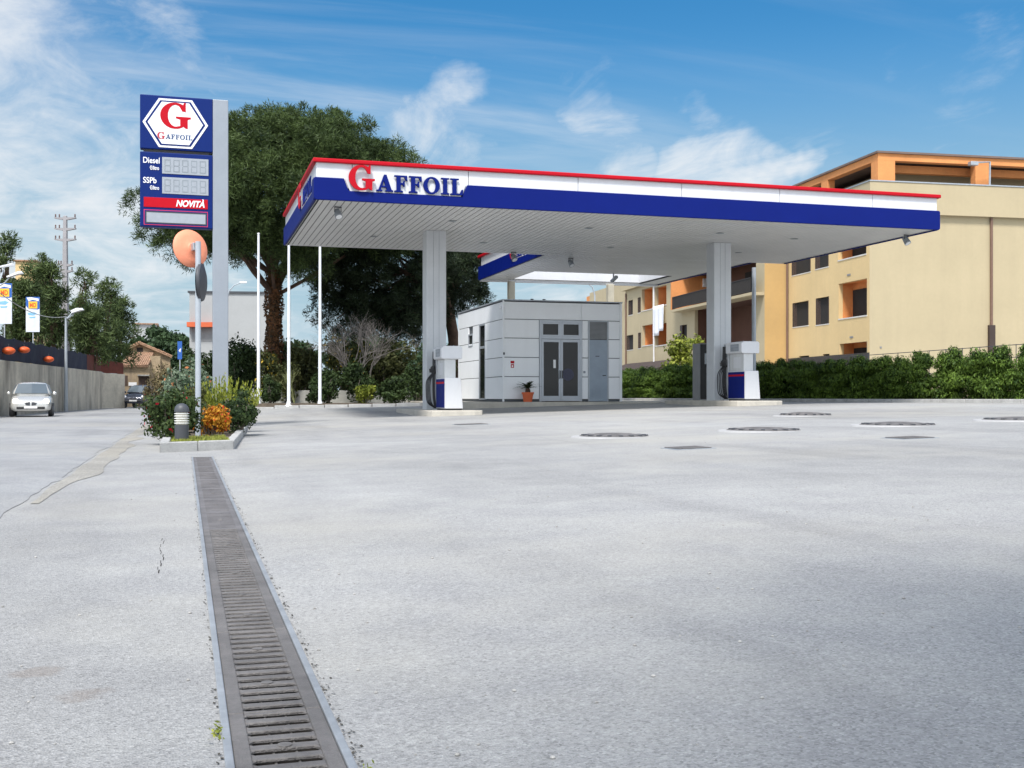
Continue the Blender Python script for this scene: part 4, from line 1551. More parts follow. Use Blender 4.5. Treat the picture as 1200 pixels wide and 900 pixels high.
def hedge_bush(seed, h, r, dense):
    rs_ = random.Random(seed)
    t = empty('hedge_shrub', (0, 0, 0))
    cl_ = []
    for k in range(22):
        z = h * (k + .5) / 22
        w_ = r * (1.0 if z < h * .6 else 1.0 - .5 * (z / h - .6) / .4)
        a = rs_.uniform(0, 6.28)
        q = rs_.uniform(.45, .7)
        cl_.append((math.cos(a) * w_ * .42, math.sin(a) * w_ * .42, z, w_ * q * 1.15, w_ * q * 1.15, h * .14))
    P_, N_ = clump_points(cl_, dense, .35)
    P_[:, 2] = np.maximum(P_[:, 2], .02)
    N_[:, 2] += .5
    leaves_mesh('foliage', P_, N_, .115, HEDGE, t, 2.8, .8, 1.2)
    mb_ = MB()
    mb_.tube([(0, 0, -.1), (0.02, 0, h * .5), (0, 0, h * .8)], [.05, .035, .012], 6)
    mb_.build('trunk', BARK, t)
    return t


protos = [hedge_bush(s, 1.55, .60, 14000) for s in (1, 2, 3)]
tall = [hedge_bush(s, 1.70, .62, 15000) for s in (4, 5, 6)]
used = set()


def put_hedge(i, p, protos_, sc, label):
    k = random.randrange(3)
    src = protos_[k]
    key = src.name
    if key in used:
        o = copy_tree(src)
    else:
        o = src
        used.add(key)
    o.location = (p.x, p.y, gz(p.x, p.y) + .10)
    o.rotation_euler = (0, 0, random.uniform(0, 6.28))
    o.scale = (sc[0], sc[0], sc[1])
    tag(o, label, 'hedge shrub', 'conifers of the hedge')


def along(a, b, step):
    n_ = max(1, int((b - a).length / step))
    return [a.lerp(b, (i + .5) / n_) for i in range(n_)]


for i, p in enumerate(along(H0, W(812, 470, 53.5), .82)):
    put_hedge(i, p + Vector((random.gauss(0, .06), random.gauss(0, .06), 0)), protos, (random.uniform(1.0, 1.15), random.uniform(.92, 1.03)), 'bright green conifer in the low hedge between kiosk and payment cabinet')
for i, p in enumerate(along(W(816, 470, 53.2), W(1092, 470, 40.8), .78)):
    put_hedge(i, p + Vector((random.gauss(0, .06), random.gauss(0, .06), 0)), protos, (random.uniform(1.0, 1.15), random.uniform(.92, 1.06)), 'green conifer in the long hedge below the yellow building')
for i, p in enumerate(along(W(1105, 470, 40.3), H2, .80)):
    put_hedge(i, p + Vector((random.gauss(0, .06), random.gauss(0, .06), 0)), tall, (random.uniform(1.0, 1.12), random.uniform(.95, 1.06)), 'taller dark conifer in the hedge stretch right of the gap')
for pr in protos + tall:
    if pr.name not in used:
        for ch in [k for k in list(C.objects) if k.parent == pr]:
            bpy.data.objects.remove(ch)
        bpy.data.objects.remove(pr)

mb = MB()
off = Vector((-.28, -.62, 0))
for a, b in ((H0, H1), (H1, H2)):
    L = (b - a).length
    d = (b - a).normalized()
    nrm = Vector((d.y, -d.x, 0))
    cnt = int(L / 1.0)
    for k in range(cnt):
        q0, q1 = a.lerp(b, k / cnt) + nrm * .75, a.lerp(b, (k + 1) / cnt - .006 / cnt) + nrm * .75
        z1 = gz(q0.x, q0.y) + .13
        mb.prism([(q0.x, q0.y), (q1.x, q1.y), (q1.x - nrm.x * .15, q1.y - nrm.y * .15), (q0.x - nrm.x * .15, q0.y - nrm.y * .15)], .2, z1, 'z')
tag(mb.build('hedge_kerb', KERBC, None, bevel=.02), 'weathered kerb along the foot of the long hedge', 'kerb')
mb = MB()
for a, b in ((H0, H1), (H1, H2)):
    d = (b - a).normalized()
    nrm = Vector((d.y, -d.x, 0))
    q = [a + nrm * .6, b + nrm * .6, b - nrm * 1.2, a - nrm * 1.2]
    mb.prism([(x.x, x.y) for x in q], .2, .685 if a is H0 else .69, 'z')
structure(mb.build('hedge_soil', SOIL))
# thin railing behind the hedge
fn = empty('metal_fence', W(1080, 470, 44), 0, 'thin dark railing seen above the hedge before the yellow building', 'fence')
mb, mp2 = MB(), MB()
fa, fb = W(985, 418.5, 47.5), W(1260, 399, 38.5)
fl = Vector(fn.location)
n_ = 14
for k in range(n_ + 1):
    q = fa.lerp(fb, k / n_) - fl
    mp2.tube([(q.x, q.y, .5 - fl.z), (q.x, q.y, q.z + .02)], .014, 6)
for dz in (0, -.45, -.9):
    mb.tube([fa - fl + Vector((0, 0, dz)), fb - fl + Vector((0, 0, dz))], .016, 6)
mb.build('rail', DARKGREY, fn)
mp2.build('post', DARKGREY, fn)

# yellow-green small tree behind the hedge
p = W(806, 470, 60)
cl = [(p.x + random.gauss(0, .5), p.y + random.gauss(0, .5), W(0, v_, 60).z, .6, .6, .5) for v_ in (402, 410, 418, 425, 432, 415, 428, 408, 436, 440)]
cl += [(p.x - .9, p.y, W(0, 430, 60).z, .6, .6, .5), (p.x + .5, p.y, W(0, 400, 60).z, .4, .4, .35)]
tree('small_tree', (p.x, p.y, .6), .09, cl, YTREE, 2600, .2, 'small yellow green tree behind the low hedge', None, 1.8, trunk_top=2.2)
p = Vector((x_at(883.5, 42.3), 42.3, 0))
t = empty('steel_post', (p.x, p.y, .6), 0, 'slim grey steel post behind the second pump up to the canopy', 'post')
MB().tube([(0, 0, 0), (0, 0, ZS - .65)], .085, 12).build('pole', POLEG, t, smooth=True)
MB().box(-.15, .15, -.15, .15, 0, .03).build('base_plate', STEEL, t)

# ================================================================== YELLOW APARTMENT BUILDING
BR = R(-4.65)
BC = W(1019, 470, 65.0)
bl_o = Vector((BC.x, BC.y, 0))
cb, sb = math.cos(BR), math.sin(BR)
ex, ey = Vector((cb, sb, 0)), Vector((-sb, cb, 0))


def bl(u, v, x=None, y=None):
    d = ray(u, v)
    o_ = Vector((0, 0, HC)) - bl_o
    if x is not None:
        t_ = (x - o_.dot(ex)) / d.dot(ex)
    else:
        t_ = (y - o_.dot(ey)) / d.dot(ey)
    q = o_ + d * t_
    return q.dot(ex), q.dot(ey), q.z


yb = empty('apartment_building', (BC.x, BC.y, 0), BR, 'large yellow apartment building with orange attic behind the hedge', 'apartment building')


def wall_skin(mb, a0, a1, z0, z1, holes, depth, place):
    A = sorted({a0, a1, *[h[0] for h in holes], *[h[1] for h in holes]})
    Z = sorted({z0, z1, *[h[2] for h in holes], *[h[3] for h in holes]})
    A = [a for a in A if a0 - 1e-6 <= a <= a1 + 1e-6]
    Z = [z for z in Z if z0 - 1e-6 <= z <= z1 + 1e-6]
    for i in range(len(A) - 1):
        for j in range(len(Z) - 1):
            ca, cz2 = (A[i] + A[i + 1]) / 2, (Z[j] + Z[j + 1]) / 2
            if any(h[0] < ca < h[1] and h[2] < cz2 < h[3] for h in holes):
                continue
            mb.quad(place(A[i], 0, Z[j]), place(A[i + 1], 0, Z[j]), place(A[i + 1], 0, Z[j + 1]), place(A[i], 0, Z[j + 1]))
    for h in holes:
        for p_, q_ in (((h[0], h[2]), (h[1], h[2])), ((h[1], h[2]), (h[1], h[3])), ((h[1], h[3]), (h[0], h[3])), ((h[0], h[3]), (h[0], h[2]))):
            mb.quad(place(p_[0], 0, p_[1]), place(q_[0], 0, q_[1]), place(q_[0], depth, q_[1]), place(p_[0], depth, p_[1]))


def fac(c):
    return lambda a, d, z: (c + d, a, z)


ZR = bl(1019, 250, y=0)[2]             # underside of the parapet band
ZP = bl(1025, 213.5, y=0)[2]           # parapet top


def rect(c, uL, uR, v_ref_u, vt, vb):
    """opening on the facade plane x=c; heights read at column v_ref_u"""
    tL, tR = bl(uL, 400, x=c)[1], bl(uR, 400, x=c)[1]
    return (min(tL, tR), max(tL, tR), bl(v_ref_u, vb, x=c)[2], bl(v_ref_u, vt, x=c)[2])


SEC = bl(923, 400, x=0)[1]             # where the facade steps forward
STEP = bl(896, 400, y=SEC)[0]          # x of the forward part (negative)
EAVE_T = bl(733, 400, x=STEP)[1]

logA = [rect(0, 982.3, 1015.2, 1015, 276, 297), rect(0, 982.8, 1016, 1016, 326, 369), rect(0, 984, 1016.5, 1016, 400, 430)]
winA = [rect(0, 928, 950, 950, 288, 318), rect(0, 955.5, 971, 971, 287, 312), rect(0, 929, 947.5, 947.5, 352, 381), rect(0, 956.3, 971.5, 971.5, 347, 379),
        rect(0, 936.5, 948, 948, 416.5, 424), rect(0, 964.5, 972, 972, 414.5, 424)]
wa = MB()
wall_skin(wa, 0, SEC, .3, ZR, logA + winA, .28, fac(0))
wa.build('wall', YEL, yb)['label'] = 'yellow rendered side wall with windows'


def recess(c, h, depth, wallm, name='loggia', railing=False, dark_door=(.25, .8)):
    """a loggia: side walls, ceiling, floor and back wall with a dark door opening"""
    a0, a1, z0, z1 = h
    x0, x1 = c + .281, c + depth
    e_ = .03
    mb_ = MB()
    mb_.quad((x0, a0 - e_, z0 - e_), (x1, a0 - e_, z0 - e_), (x1, a0 - e_, z1 + e_), (x0, a0 - e_, z1 + e_))
    mb_.quad((x0, a1 + e_, z0 - e_), (x1, a1 + e_, z0 - e_), (x1, a1 + e_, z1 + e_), (x0, a1 + e_, z1 + e_))
    mb_.quad((x1, a0 - e_, z0 - e_), (x1, a1 + e_, z0 - e_), (x1, a1 + e_, z1 + e_), (x1, a0 - e_, z1 + e_))
    mb_.quad((x0, a0 - e_, z0 - e_), (x1, a0 - e_, z0 - e_), (x1, a1 + e_, z0 - e_), (x0, a1 + e_, z0 - e_))
    mb_.quad((x0, a0 - e_, z1 + e_), (x1, a0 - e_, z1 + e_), (x1, a1 + e_, z1 + e_), (x0, a1 + e_, z1 + e_))
    lg = mb_.build(name, wallm, yb)
    da, db = a0 + (a1 - a0) * dark_door[0], a0 + (a1 - a0) * dark_door[1]
    MB().box(x1 - .06, x1 - .01, da, db, z0, z0 + (z1 - z0) * .82).build('door', DARKIN, lg)
    MB().box(c - .03, c + .05, a0 - .03, a1 + .03, z0 - .08, z0 - .002).build('sill', mat('pale_sill', (.62, .6, .56), .7), lg)
    return lg


for h in logA:
    recess(0, h, .95, ORANGE, dark_door=(.03, .97))


def shuttered(c, h, open_=.5):
    a0, a1, z0, z1 = h
    w_ = MB().box(c + .16, c + .2, a0, a1, z0, z1).build('window', DARKIN, yb)
    MB().box(c - .02, c + .05, a0 - .04, a1 + .04, z0 - .06, z0 - .002).build('sill', mat('pale_sill', (.62, .6, .56), .7), w_)
    wd = (a1 - a0) / 2
    for sgn, aa in ((1, a0), (-1, a1)):
        mb_ = MB(Matrix.Translation((c - .02, aa, 0)) @ Matrix.Rotation(R(-22 if sgn > 0 else 28), 4, 'Z'))
        y0_, y1_ = (0, wd * .74) if sgn > 0 else (-wd * .74, 0)
        mb_.box(0, .035, y0_, y0_ + .06, z0 + .02, z1 - .02).box(0, .035, y1_ - .06, y1_, z0 + .02, z1 - .02)
        mb_.box(0, .034, y0_ + .06, y1_ - .06, z0 + .02, z0 + .09).box(0, .034, y0_ + .06, y1_ - .06, z1 - .09, z1 - .02)
        nsl = int((z1 - z0 - .2) / .07)
        for i in range(max(1, nsl)):
            zz = z0 + .1 + i * .07
            mb_.box(.008, .026, y0_ + .06, y1_ - .06, zz, zz + .055)
        mb_.build('shutter', SHUT, w_)


for h in winA[:4]:
    shuttered(0, h)
for h in winA[4:]:
    MB().box(.16, .2, h[0], h[1], h[2], h[3]).build('window', DARKIN, yb)

# forward part of the facade with balconies and small loggias
tB0, tB1 = bl(886, 400, x=STEP)[1], bl(814, 400, x=STEP)[1]
tU1 = bl(799, 340, x=STEP)[1]
zs1 = bl(886, 348, x=STEP)[2]          # slab underside of the upper balcony
zs0 = bl(886, 441, x=STEP)[2]
holesB = [(tB0, tB1, zs0 - .6, zs1 - .02), (tB0, tU1, zs1 + .2, zs1 + 3.0)]
sm = [rect(STEP, 752, 764.5, 764, 336, 361.5), rect(STEP, 768, 781, 781, 333.5, 356.5), rect(STEP, 752.6, 765, 765, 379.5, 403.5), rect(STEP, 768, 781, 781, 378, 403.5)]
sw_ = [rect(STEP, 736.6, 741.6, 741.6, 351, 368.5), rect(STEP, 747.6, 750.8, 750.8, 348, 366), rect(STEP, 734.8, 742, 742, 392, 409.5), rect(STEP, 748, 751, 751, 389.5, 408),
       rect(STEP, 797, 805, 805, 380, 397)]
ZE = bl(788, 328, x=STEP)[2]
TEND = bl(700, 400, x=STEP)[1]
wb = MB()
wall_skin(wb, SEC, EAVE_T, .3, ZE + .25, holesB + sm + sw_, .28, fac(STEP))
wb.build('wall', CREAM, yb)['label'] = 'pale yellow forward wall with small loggias'
MB().quad((STEP, SEC, .3), (0, SEC, .3), (0, SEC, ZR), (STEP, SEC, ZR)).build('return_wall', YELDEEP, yb)
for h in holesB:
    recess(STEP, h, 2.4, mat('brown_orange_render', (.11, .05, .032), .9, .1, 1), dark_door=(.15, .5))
for h in sm:
    recess(STEP, h, 1.6, ORANGE, dark_door=(.0, .3))
for h in sw_[:4]:
    shuttered(STEP, h)
MB().box(STEP + .16, STEP + .2, *sw_[4]).build('window', DARKIN, yb)
MB().box(STEP - .02, STEP + .1, sw_[4][1] - .5, sw_[4][1], sw_[4][2], sw_[4][3]).build('shutter', SHUT, yb)
# orange side wall inside the upper balcony, slab, railings
sl = MB().box(STEP - .9, STEP - .001, SEC + .05, tU1, zs1, zs1 + .2).build('balcony_slab', CREAM, yb, bevel=.01)
MB().box(STEP - .9, STEP + 2.3, tU1 - .02, tU1 + .16, zs1 + .21, zs1 + 3.0).build('balcony_side_wall', ORANGE, sl)
for (ya, yb2, xx, z0_, nm) in ((SEC + .4, tU1 - .1, STEP - .85, zs1 + .2, 'railing'), (tB0, tB1, STEP + .05, zs0 + .1, 'railing')):
    rl = MB()
    rl.tube([(xx, ya, z0_ + 1.0), (xx, yb2, z0_ + 1.0)], .03, 6)
    rl.tube([(xx, ya, z0_ + .1), (xx, yb2, z0_ + .1)], .02, 6)
    k = int((yb2 - ya) / .13)
    for i in range(k + 1):
        yq = ya + (yb2 - ya) * i / k
        rl.box(xx - .012, xx + .012, yq - .02, yq + .02, z0_ + .05, z0_ + 1.0)
    rl.build(nm, mat('dark_railing', (.03, .026, .024), .6), sl)
    if nm and z0_ > 6:
        MB().box(xx + .015, xx + .02, ya, yb2, z0_ + .08, z0_ + .97).build('privacy_screen', mat('dark_screen', (.05, .045, .042), .8, .3, 3), sl)
# laundry on the balcony railing: white bundle
for (u_, v_, c_) in ((826.5, 332, STEP + 2.1), (822, 383, STEP + 2.1)):
    q = bl(u_, v_, x=c_)
    ac = MB().box(c_ - .34, c_ - .02, q[1] - .42, q[1] + .42, q[2] - .35, q[2] + .35).build('air_conditioner', LAMPW, yb, bevel=.03)
    MB().lathe([(.0, c_ - .352), (.25, c_ - .352), (.25, c_ - .341), (0, c_ - .341)], 16, (0, q[1] + .1, q[2]), 'x').build('fan_grille', DARKGREY, ac)

# pipes, eave, lean-to roof, base course
for u_, c_, m_ in ((922.5, -.09, BROWNPIPE), (733.3, STEP - .09, BROWNPIPE), (766.3, STEP - .09, mat('white_pipe', (.7, .7, .7), .5))):
    tq = bl(u_, 400, x=c_)[1]
    MB().tube([(c_, tq, .4), (c_, tq, (ZR if u_ > 900 else ZE))], .075, 8).build('downpipe', m_, yb, smooth=True)
MB().box(STEP - .35, STEP + 2, bl(797, 400, x=STEP)[1], EAVE_T + .2, ZE + .251, ZE + .5).build('eave', CREAM, yb)
q0, q1 = bl(792, 427, x=STEP - .02)[1], EAVE_T
zl = bl(790, 421, x=STEP)[2]
MB().add([(STEP - 1.6, q0, zl - .75), (STEP - .01, q0, zl), (STEP - .01, q1, zl), (STEP - 1.6, q1, zl - .75), (STEP - 1.6, q0, zl - .9), (STEP - .01, q0, zl - .15), (STEP - .01, q1, zl - .15), (STEP - 1.6, q1, zl - .9)],
         [(0, 1, 2, 3), (7, 6, 5, 4), (0, 4, 5, 1), (1, 5, 6, 2), (2, 6, 7, 3), (3, 7, 4, 0)]).build('lean_to_roof', mat('dark_tiles', (.06, .042, .038), .8, .3, 4, bump=.5, bscale=12), yb)
MB().box(-.06, -.001, .0, SEC - .07, .3, bl(940, 419, x=0)[2]).build('base_course', mat('dark_stone_base', (.05, .043, .04), .8, .3, 3, bump=.4), yb)

# front wall
FWX = 26.0
MB().box(.001, FWX, -.001, .3, .3, ZR).build('wall', CREAM, yb)['label'] = 'blank cream front wall'
MB().box(-.12, FWX, -.28, .30, ZR + .001, ZP).build('parapet', CREAM, yb, bevel=.01)
MB().box(-.12, .30, .301, SEC + 20, ZR + .001, ZP).build('parapet', CREAM, yb, bevel=.01)
MB().box(-.16, FWX, -.32, .34, ZP + .001, ZP + .07).build('coping', STEEL, yb)
MB().box(-.16, .34, .341, SEC + 20, ZP + .001, ZP + .07).build('coping', STEEL, yb)
MB().box(.31, FWX - .01, .31, SEC + 20, ZR, ZR + .3).build('roof', CONC, yb)
MB().box(FWX - .3, FWX - .001, .3, 40, .3, ZR).build('wall', CREAM, yb)
pu = bl(1162, 300, y=-.1)
MB().tube([(pu[0], -.09, bl(1162, 383, y=-.1)[2]), (pu[0], -.09, ZR)], .085, 8).build('downpipe', BROWNPIPE, yb, smooth=True)
MB().box(pu[0] - .2, pu[0] + .2, -.2, -.002, .5, bl(1164, 381, y=-.1)[2]).build('pipe_guard', mat('dark_brown_guard', (.05, .032, .026), .6), yb, bevel=.02)
for uu, vv in ((995, 322), (998, 395), (1032, 407)):
    q = bl(uu, vv, x=0) if uu < 1019 else bl(uu, vv, y=0)
    if uu < 1019:
        MB().box(-.03, -.002, q[1] - .2, q[1] + .2, q[2] - .05, q[2] + .05).build('wall_vent', CABINET, yb)
    else:
        MB().box(q[0] - .06, q[0] + .06, -.03, -.002, q[2] - .05, q[2] + .05).build('wall_vent', CABINET, yb)
# attic
aty = .62                                                  # set back from the front
qa = bl(1029, 200, y=aty)
AX, ZT = qa[0], bl(1032, 177, y=aty)[2]
zbm = bl(1040, 188, y=aty)[2]
at = MB()
pw = bl(1049, 200, y=aty)[0] - AX
at.box(AX, AX + pw, aty, aty + .8, ZP - .6, zbm)
for u_ in (1151, 1275):
    q = bl(u_, 200, y=aty)
    at.box(q[0] - .45, q[0] + .45, aty, aty + .5, ZP - .6, zbm)
for k in range(1, 7):
    at.box(AX, AX + .5, aty + k * 6.2, aty + k * 6.2 + .9, ZP - .6, zbm)
at.box(AX, FWX, aty, aty + .5, zbm + .001, ZT - .12)
at.box(AX, AX + .5, aty + .501, SEC + 36, zbm + .001, ZT - .12)
att = at.build('attic', ORANGE, yb, bevel=.01)
MB().box(AX - .12, FWX, aty - .12, SEC + 36.2, ZT - .119, ZT).build('attic_roof', mat('attic_slab', (.17, .12, .10), .8), att)
MB().box(AX + 2.4, FWX, aty + 2.6, SEC + 34, ZR + .3, zbm).build('attic_wall', CREAM, att)
MB().box(AX + .51, FWX, aty + 1.1, aty + 1.5, zbm - .45, zbm - .002).build('attic_beam', ORANGE, att)
q = bl(1161, 190, y=-.1)
MB().tube([(q[0], .0, ZP + .08), (q[0], -.02, bl(1161, 190, y=0)[2]), (bl(1142, 191, y=0)[0], -.1, bl(1142, 191, y=0)[2])], .06, 8).build('floodlight_arm', STEEL, yb)
q = bl(1141, 192, y=-.1)
MB().box(q[0] - .3, q[0] + .2, -.3, .05, q[2] - .12, q[2] + .12).build('floodlight', STEEL, yb, bevel=.03)

# laundry sheet hung from the loggia
q = bl(772, 358, x=STEP - .12)
q2 = bl(779, 392, x=STEP - .12)
mb = MB()
ya, yb_ = bl(765.5, 370, x=STEP - .12)[1], bl(778.5, 370, x=STEP - .12)[1]
n_ = 20
gv, gf = [], []
for i in range(n_ + 1):
    s_ = i / n_
    ln = 1.0 if s_ < .62 else .86
    for j in range(9):
        gv.append((.05 * math.sin(s_ * 17) * (.3 + j / 8), ya + (yb_ - ya) * s_, q[2] + (q2[2] - q[2]) * j / 8 * ln))
for i in range(n_):
    for j in range(8):
        gf.append((i * 9 + j, i * 9 + j + 1, (i + 1) * 9 + j + 1, (i + 1) * 9 + j))
mb.add(gv, gf)
o = mb.build('laundry_sheet', CLOTH, None, smooth=True)
o.modifiers.new('cloth_thickness', 'SOLIDIFY').thickness = .012
wm = Matrix.Translation(bl_o) @ Matrix.Rotation(BR, 4, 'Z') @ Matrix.Translation((STEP - .16, 0, 0))
o.matrix_world = wm
tag(o, 'white bed sheet hung from a loggia of the yellow building', 'laundry')
for (u_, v_, cc, lab) in ((757, 406.5, STEP - .05, 'white flowers in a box on the lower loggia parapet'),):
    pass

# second block beyond, seen over the kiosk roof
p0, p1 = W(691, 470, 118), W(742, 470, 104)
b2 = empty('apartment_building', (p0.x, p0.y, 0), math.atan2(p1.y - p0.y, p1.x - p0.x), 'farther cream apartment block with orange corner above the kiosk roof', 'apartment building')
L2 = (p1 - p0).length
zt2 = W(0, 337, 112).z
MB().box(0, L2, 0, 8, 0, zt2).build('wall', CREAM, b2)
MB().box(-1.9, -.01, .6, 8, 0, zt2 - .9).build('corner_bay', ORANGE, b2)
MB().box(-2.2, 0.3, .3, 8.2, zt2 - .89, zt2 - .2).build('roof_slab', ORANGE, b2)
MB().box(1.5, 3.4, -.05, -.001, zt2 - 3.2, zt2 - 1.5).build('window', DARKIN, b2)
# lamp arm over the kiosk roof
p = W(697, 470, 70)
sl_ = empty('street_lamp', (p.x, p.y, .6), 0, 'curved grey lamp post rising behind the kiosk roof', 'street lamp')
hz = W(0, 346, 70).z - .6
MB().tube([(0, 0, 0), (0, 0, hz), (-.15, 0, hz + .5), (-.5, 0, hz + .75), (-.9, 0, hz + .8)], [.07, .05, .045, .04, .035], 8).build('pole', POLEG, sl_, smooth=True)
MB().box(-1.4, -.85, -.1, .1, hz + .74, hz + .86).build('lamp_head', LAMPW, sl_, bevel=.03)

# ================================================================== LEFT SIDE: WALL, FENCE, TREES, HOUSE
wr = empty('retaining_wall', (WP0.x, WP0.y, 0), 0, 'long stained concrete retaining wall along the left road edge', 'wall')
P_m1 = WP0 - wdir * 14


def top_z(s):                                           # wall top along its length
    return 2.30 + .17 * s


wl = (WP1 - WP0).length
mb = MB()
nrm = Vector((wdir.y, -wdir.x, 0))
s = -14.0
while s < wl - .1:
    e_ = min(s + 2.5, wl)
    a, b = WP0 + wdir * (s + .003) - wr.location, WP0 + wdir * (e_ - .003) - wr.location
    z0_, z1_ = top_z(s / wl), top_z(e_ / wl)
    q = [a, b, b - nrm * .35, a - nrm * .35]
    mb.add([(x.x, x.y, -.1) for x in q] + [(a.x, a.y, z0_), (b.x, b.y, z1_), (q[2].x, q[2].y, z1_), (q[3].x, q[3].y, z0_)],
           [(0, 3, 2, 1), (4, 5, 6, 7), (0, 1, 5, 4), (1, 2, 6, 5), (2, 3, 7, 6), (3, 0, 4, 7)])
    s += 2.5
# end return towards the road
E1 = W(146, 478, 77.0)
a, b = WP1 - wr.location, Vector((E1.x, E1.y, 0)) - wr.location
mb.add([(a.x, a.y, -.1), (b.x, b.y, -.1), (b.x, b.y + .4, -.1), (a.x, a.y + .4, -.1), (a.x, a.y, 2.40), (b.x, b.y, 2.35), (b.x, b.y + .4, 2.35), (a.x, a.y + .4, 2.40)],
       [(0, 3, 2, 1), (4, 5, 6, 7), (0, 1, 5, 4), (1, 2, 6, 5), (2, 3, 7, 6), (3, 0, 4, 7)])
mb.build('wall_panel', RETAIN, wr)
# ground held up by the wall
mb = MB()
P0, P1_ = WP0 - wdir * 30 - nrm * .36, WP1 - nrm * .36
mb.prism([(P0.x, P0.y), (P1_.x, P1_.y), (P1_.x, P1_.y + .45), (E1.x - 1.2, E1.y + .5), (E1.x - 1.0, 150), (-120, 150), (-120, P0.y)], .0, 2.25, 'z')
structure(mb.build('terrace_terrain', SOIL))

fe = empty('screen_fence', (WP0.x, WP0.y, 2.3), 0, 'fence with dark navy and red brown netting on the retaining wall', 'fence')


def net(s0, s1, zlo, zhi, m, nm):
    mb_ = MB()
    k = max(2, int((s1 - s0) / 1.2))
    off = -nrm * .12
    for i in range(k):
        a_, b_ = s0 + (s1 - s0) * i / k, s0 + (s1 - s0) * (i + 1) / k
        pa, pb = WP0 + wdir * a_ + off - Vector(fe.location), WP0 + wdir * b_ + off - Vector(fe.location)
        wv = [.04 * math.sin(3 * a_), .04 * math.sin(3 * b_)]
        za, zb2 = top_z(a_ / wl), top_z(b_ / wl)
        sag_a, sag_b = .06 * math.sin(a_ * 2.1), .06 * math.sin(b_ * 2.1)
        hA, hB = zhi(a_), zhi(b_)
        mb_.quad((pa.x + wv[0], pa.y, za - 2.3 + zlo - fe.location.z + 2.3), (pb.x + wv[1], pb.y, zb2 - 2.3 + zlo - fe.location.z + 2.3),
                 (pb.x, pb.y, zb2 + hB + sag_b - fe.location.z), (pa.x, pa.y, za + hA + sag_a - fe.location.z))
    o_ = mb_.build(nm, m, fe)
    o_.modifiers.new('net_thickness', 'SOLIDIFY').thickness = .012
    return o_


sN = wl * .80
hfun = lambda s_: .98
net(-14, sN, .02, hfun, NAVYNET, 'navy_net')
net(sN, wl, .02, hfun, REDNET, 'red_net')
mb = MB()
k = 20
for i in range(k + 1):
    s_ = -14 + (wl + 14) * i / k
    q = WP0 + wdir * s_ - nrm * .18 - Vector(fe.location)
    zz = top_z(s_ / wl) - fe.location.z
    mb.tube([(q.x, q.y, zz - .2), (q.x, q.y, zz + 1.05)], .025, 6)
mb.build('post', DARKGREY, fe)
a, b = WP1 - nrm * .1, Vector((E1.x - .1, E1.y + .3, 0))
mb = MB()
f2 = Vector(fe.location)
mb.quad((a.x - f2.x, a.y - f2.y, 2.42 - f2.z), (b.x - f2.x, b.y - f2.y, 2.37 - f2.z), (b.x - f2.x, b.y - f2.y, 3.1 - f2.z), (a.x - f2.x, a.y - f2.y, 3.35 - f2.z))
mb.build('red_net', REDNET, fe).modifiers.new('net_thickness', 'SOLIDIFY').thickness = .012

for u, v, w_, lab in ((6.5, 411, 15, 'orange oval lantern on the navy fence nearest the left picture edge'), (25, 410, 13, 'orange oval lantern on the navy fence below the gap between the two banners'), (54, 421, 12, 'orange oval lantern apart from the pair, near the lamp post')):
    d = ray(u, v)
    den = d.x * nrm.x + d.y * nrm.y
    tt = ((WP0.x * nrm.x + WP0.y * nrm.y) - .0) / den
    p = Vector((0, 0, HC)) + d * tt + nrm * .12
    r = w_ * (p.x * ST + p.y * CT) / FPX / 2
    t = empty('oval_lantern', p, 0, lab, 'lantern', 'orange oval lanterns')
    prof = [(0.0, -.62 * r)] + [(r * math.cos(R(q)), .6 * r * math.sin(R(q))) for q in range(-75, 76, 15)] + [(0, .62 * r)]
    MB().lathe(prof, 18).build('shade', LANTERN, t, smooth=True)
    mb = MB()
    mb.tube([(0, 0, .6 * r), (0, -.02, .6 * r + .12)], .015, 6)
    mb.build('hook', DARKGREY, t)

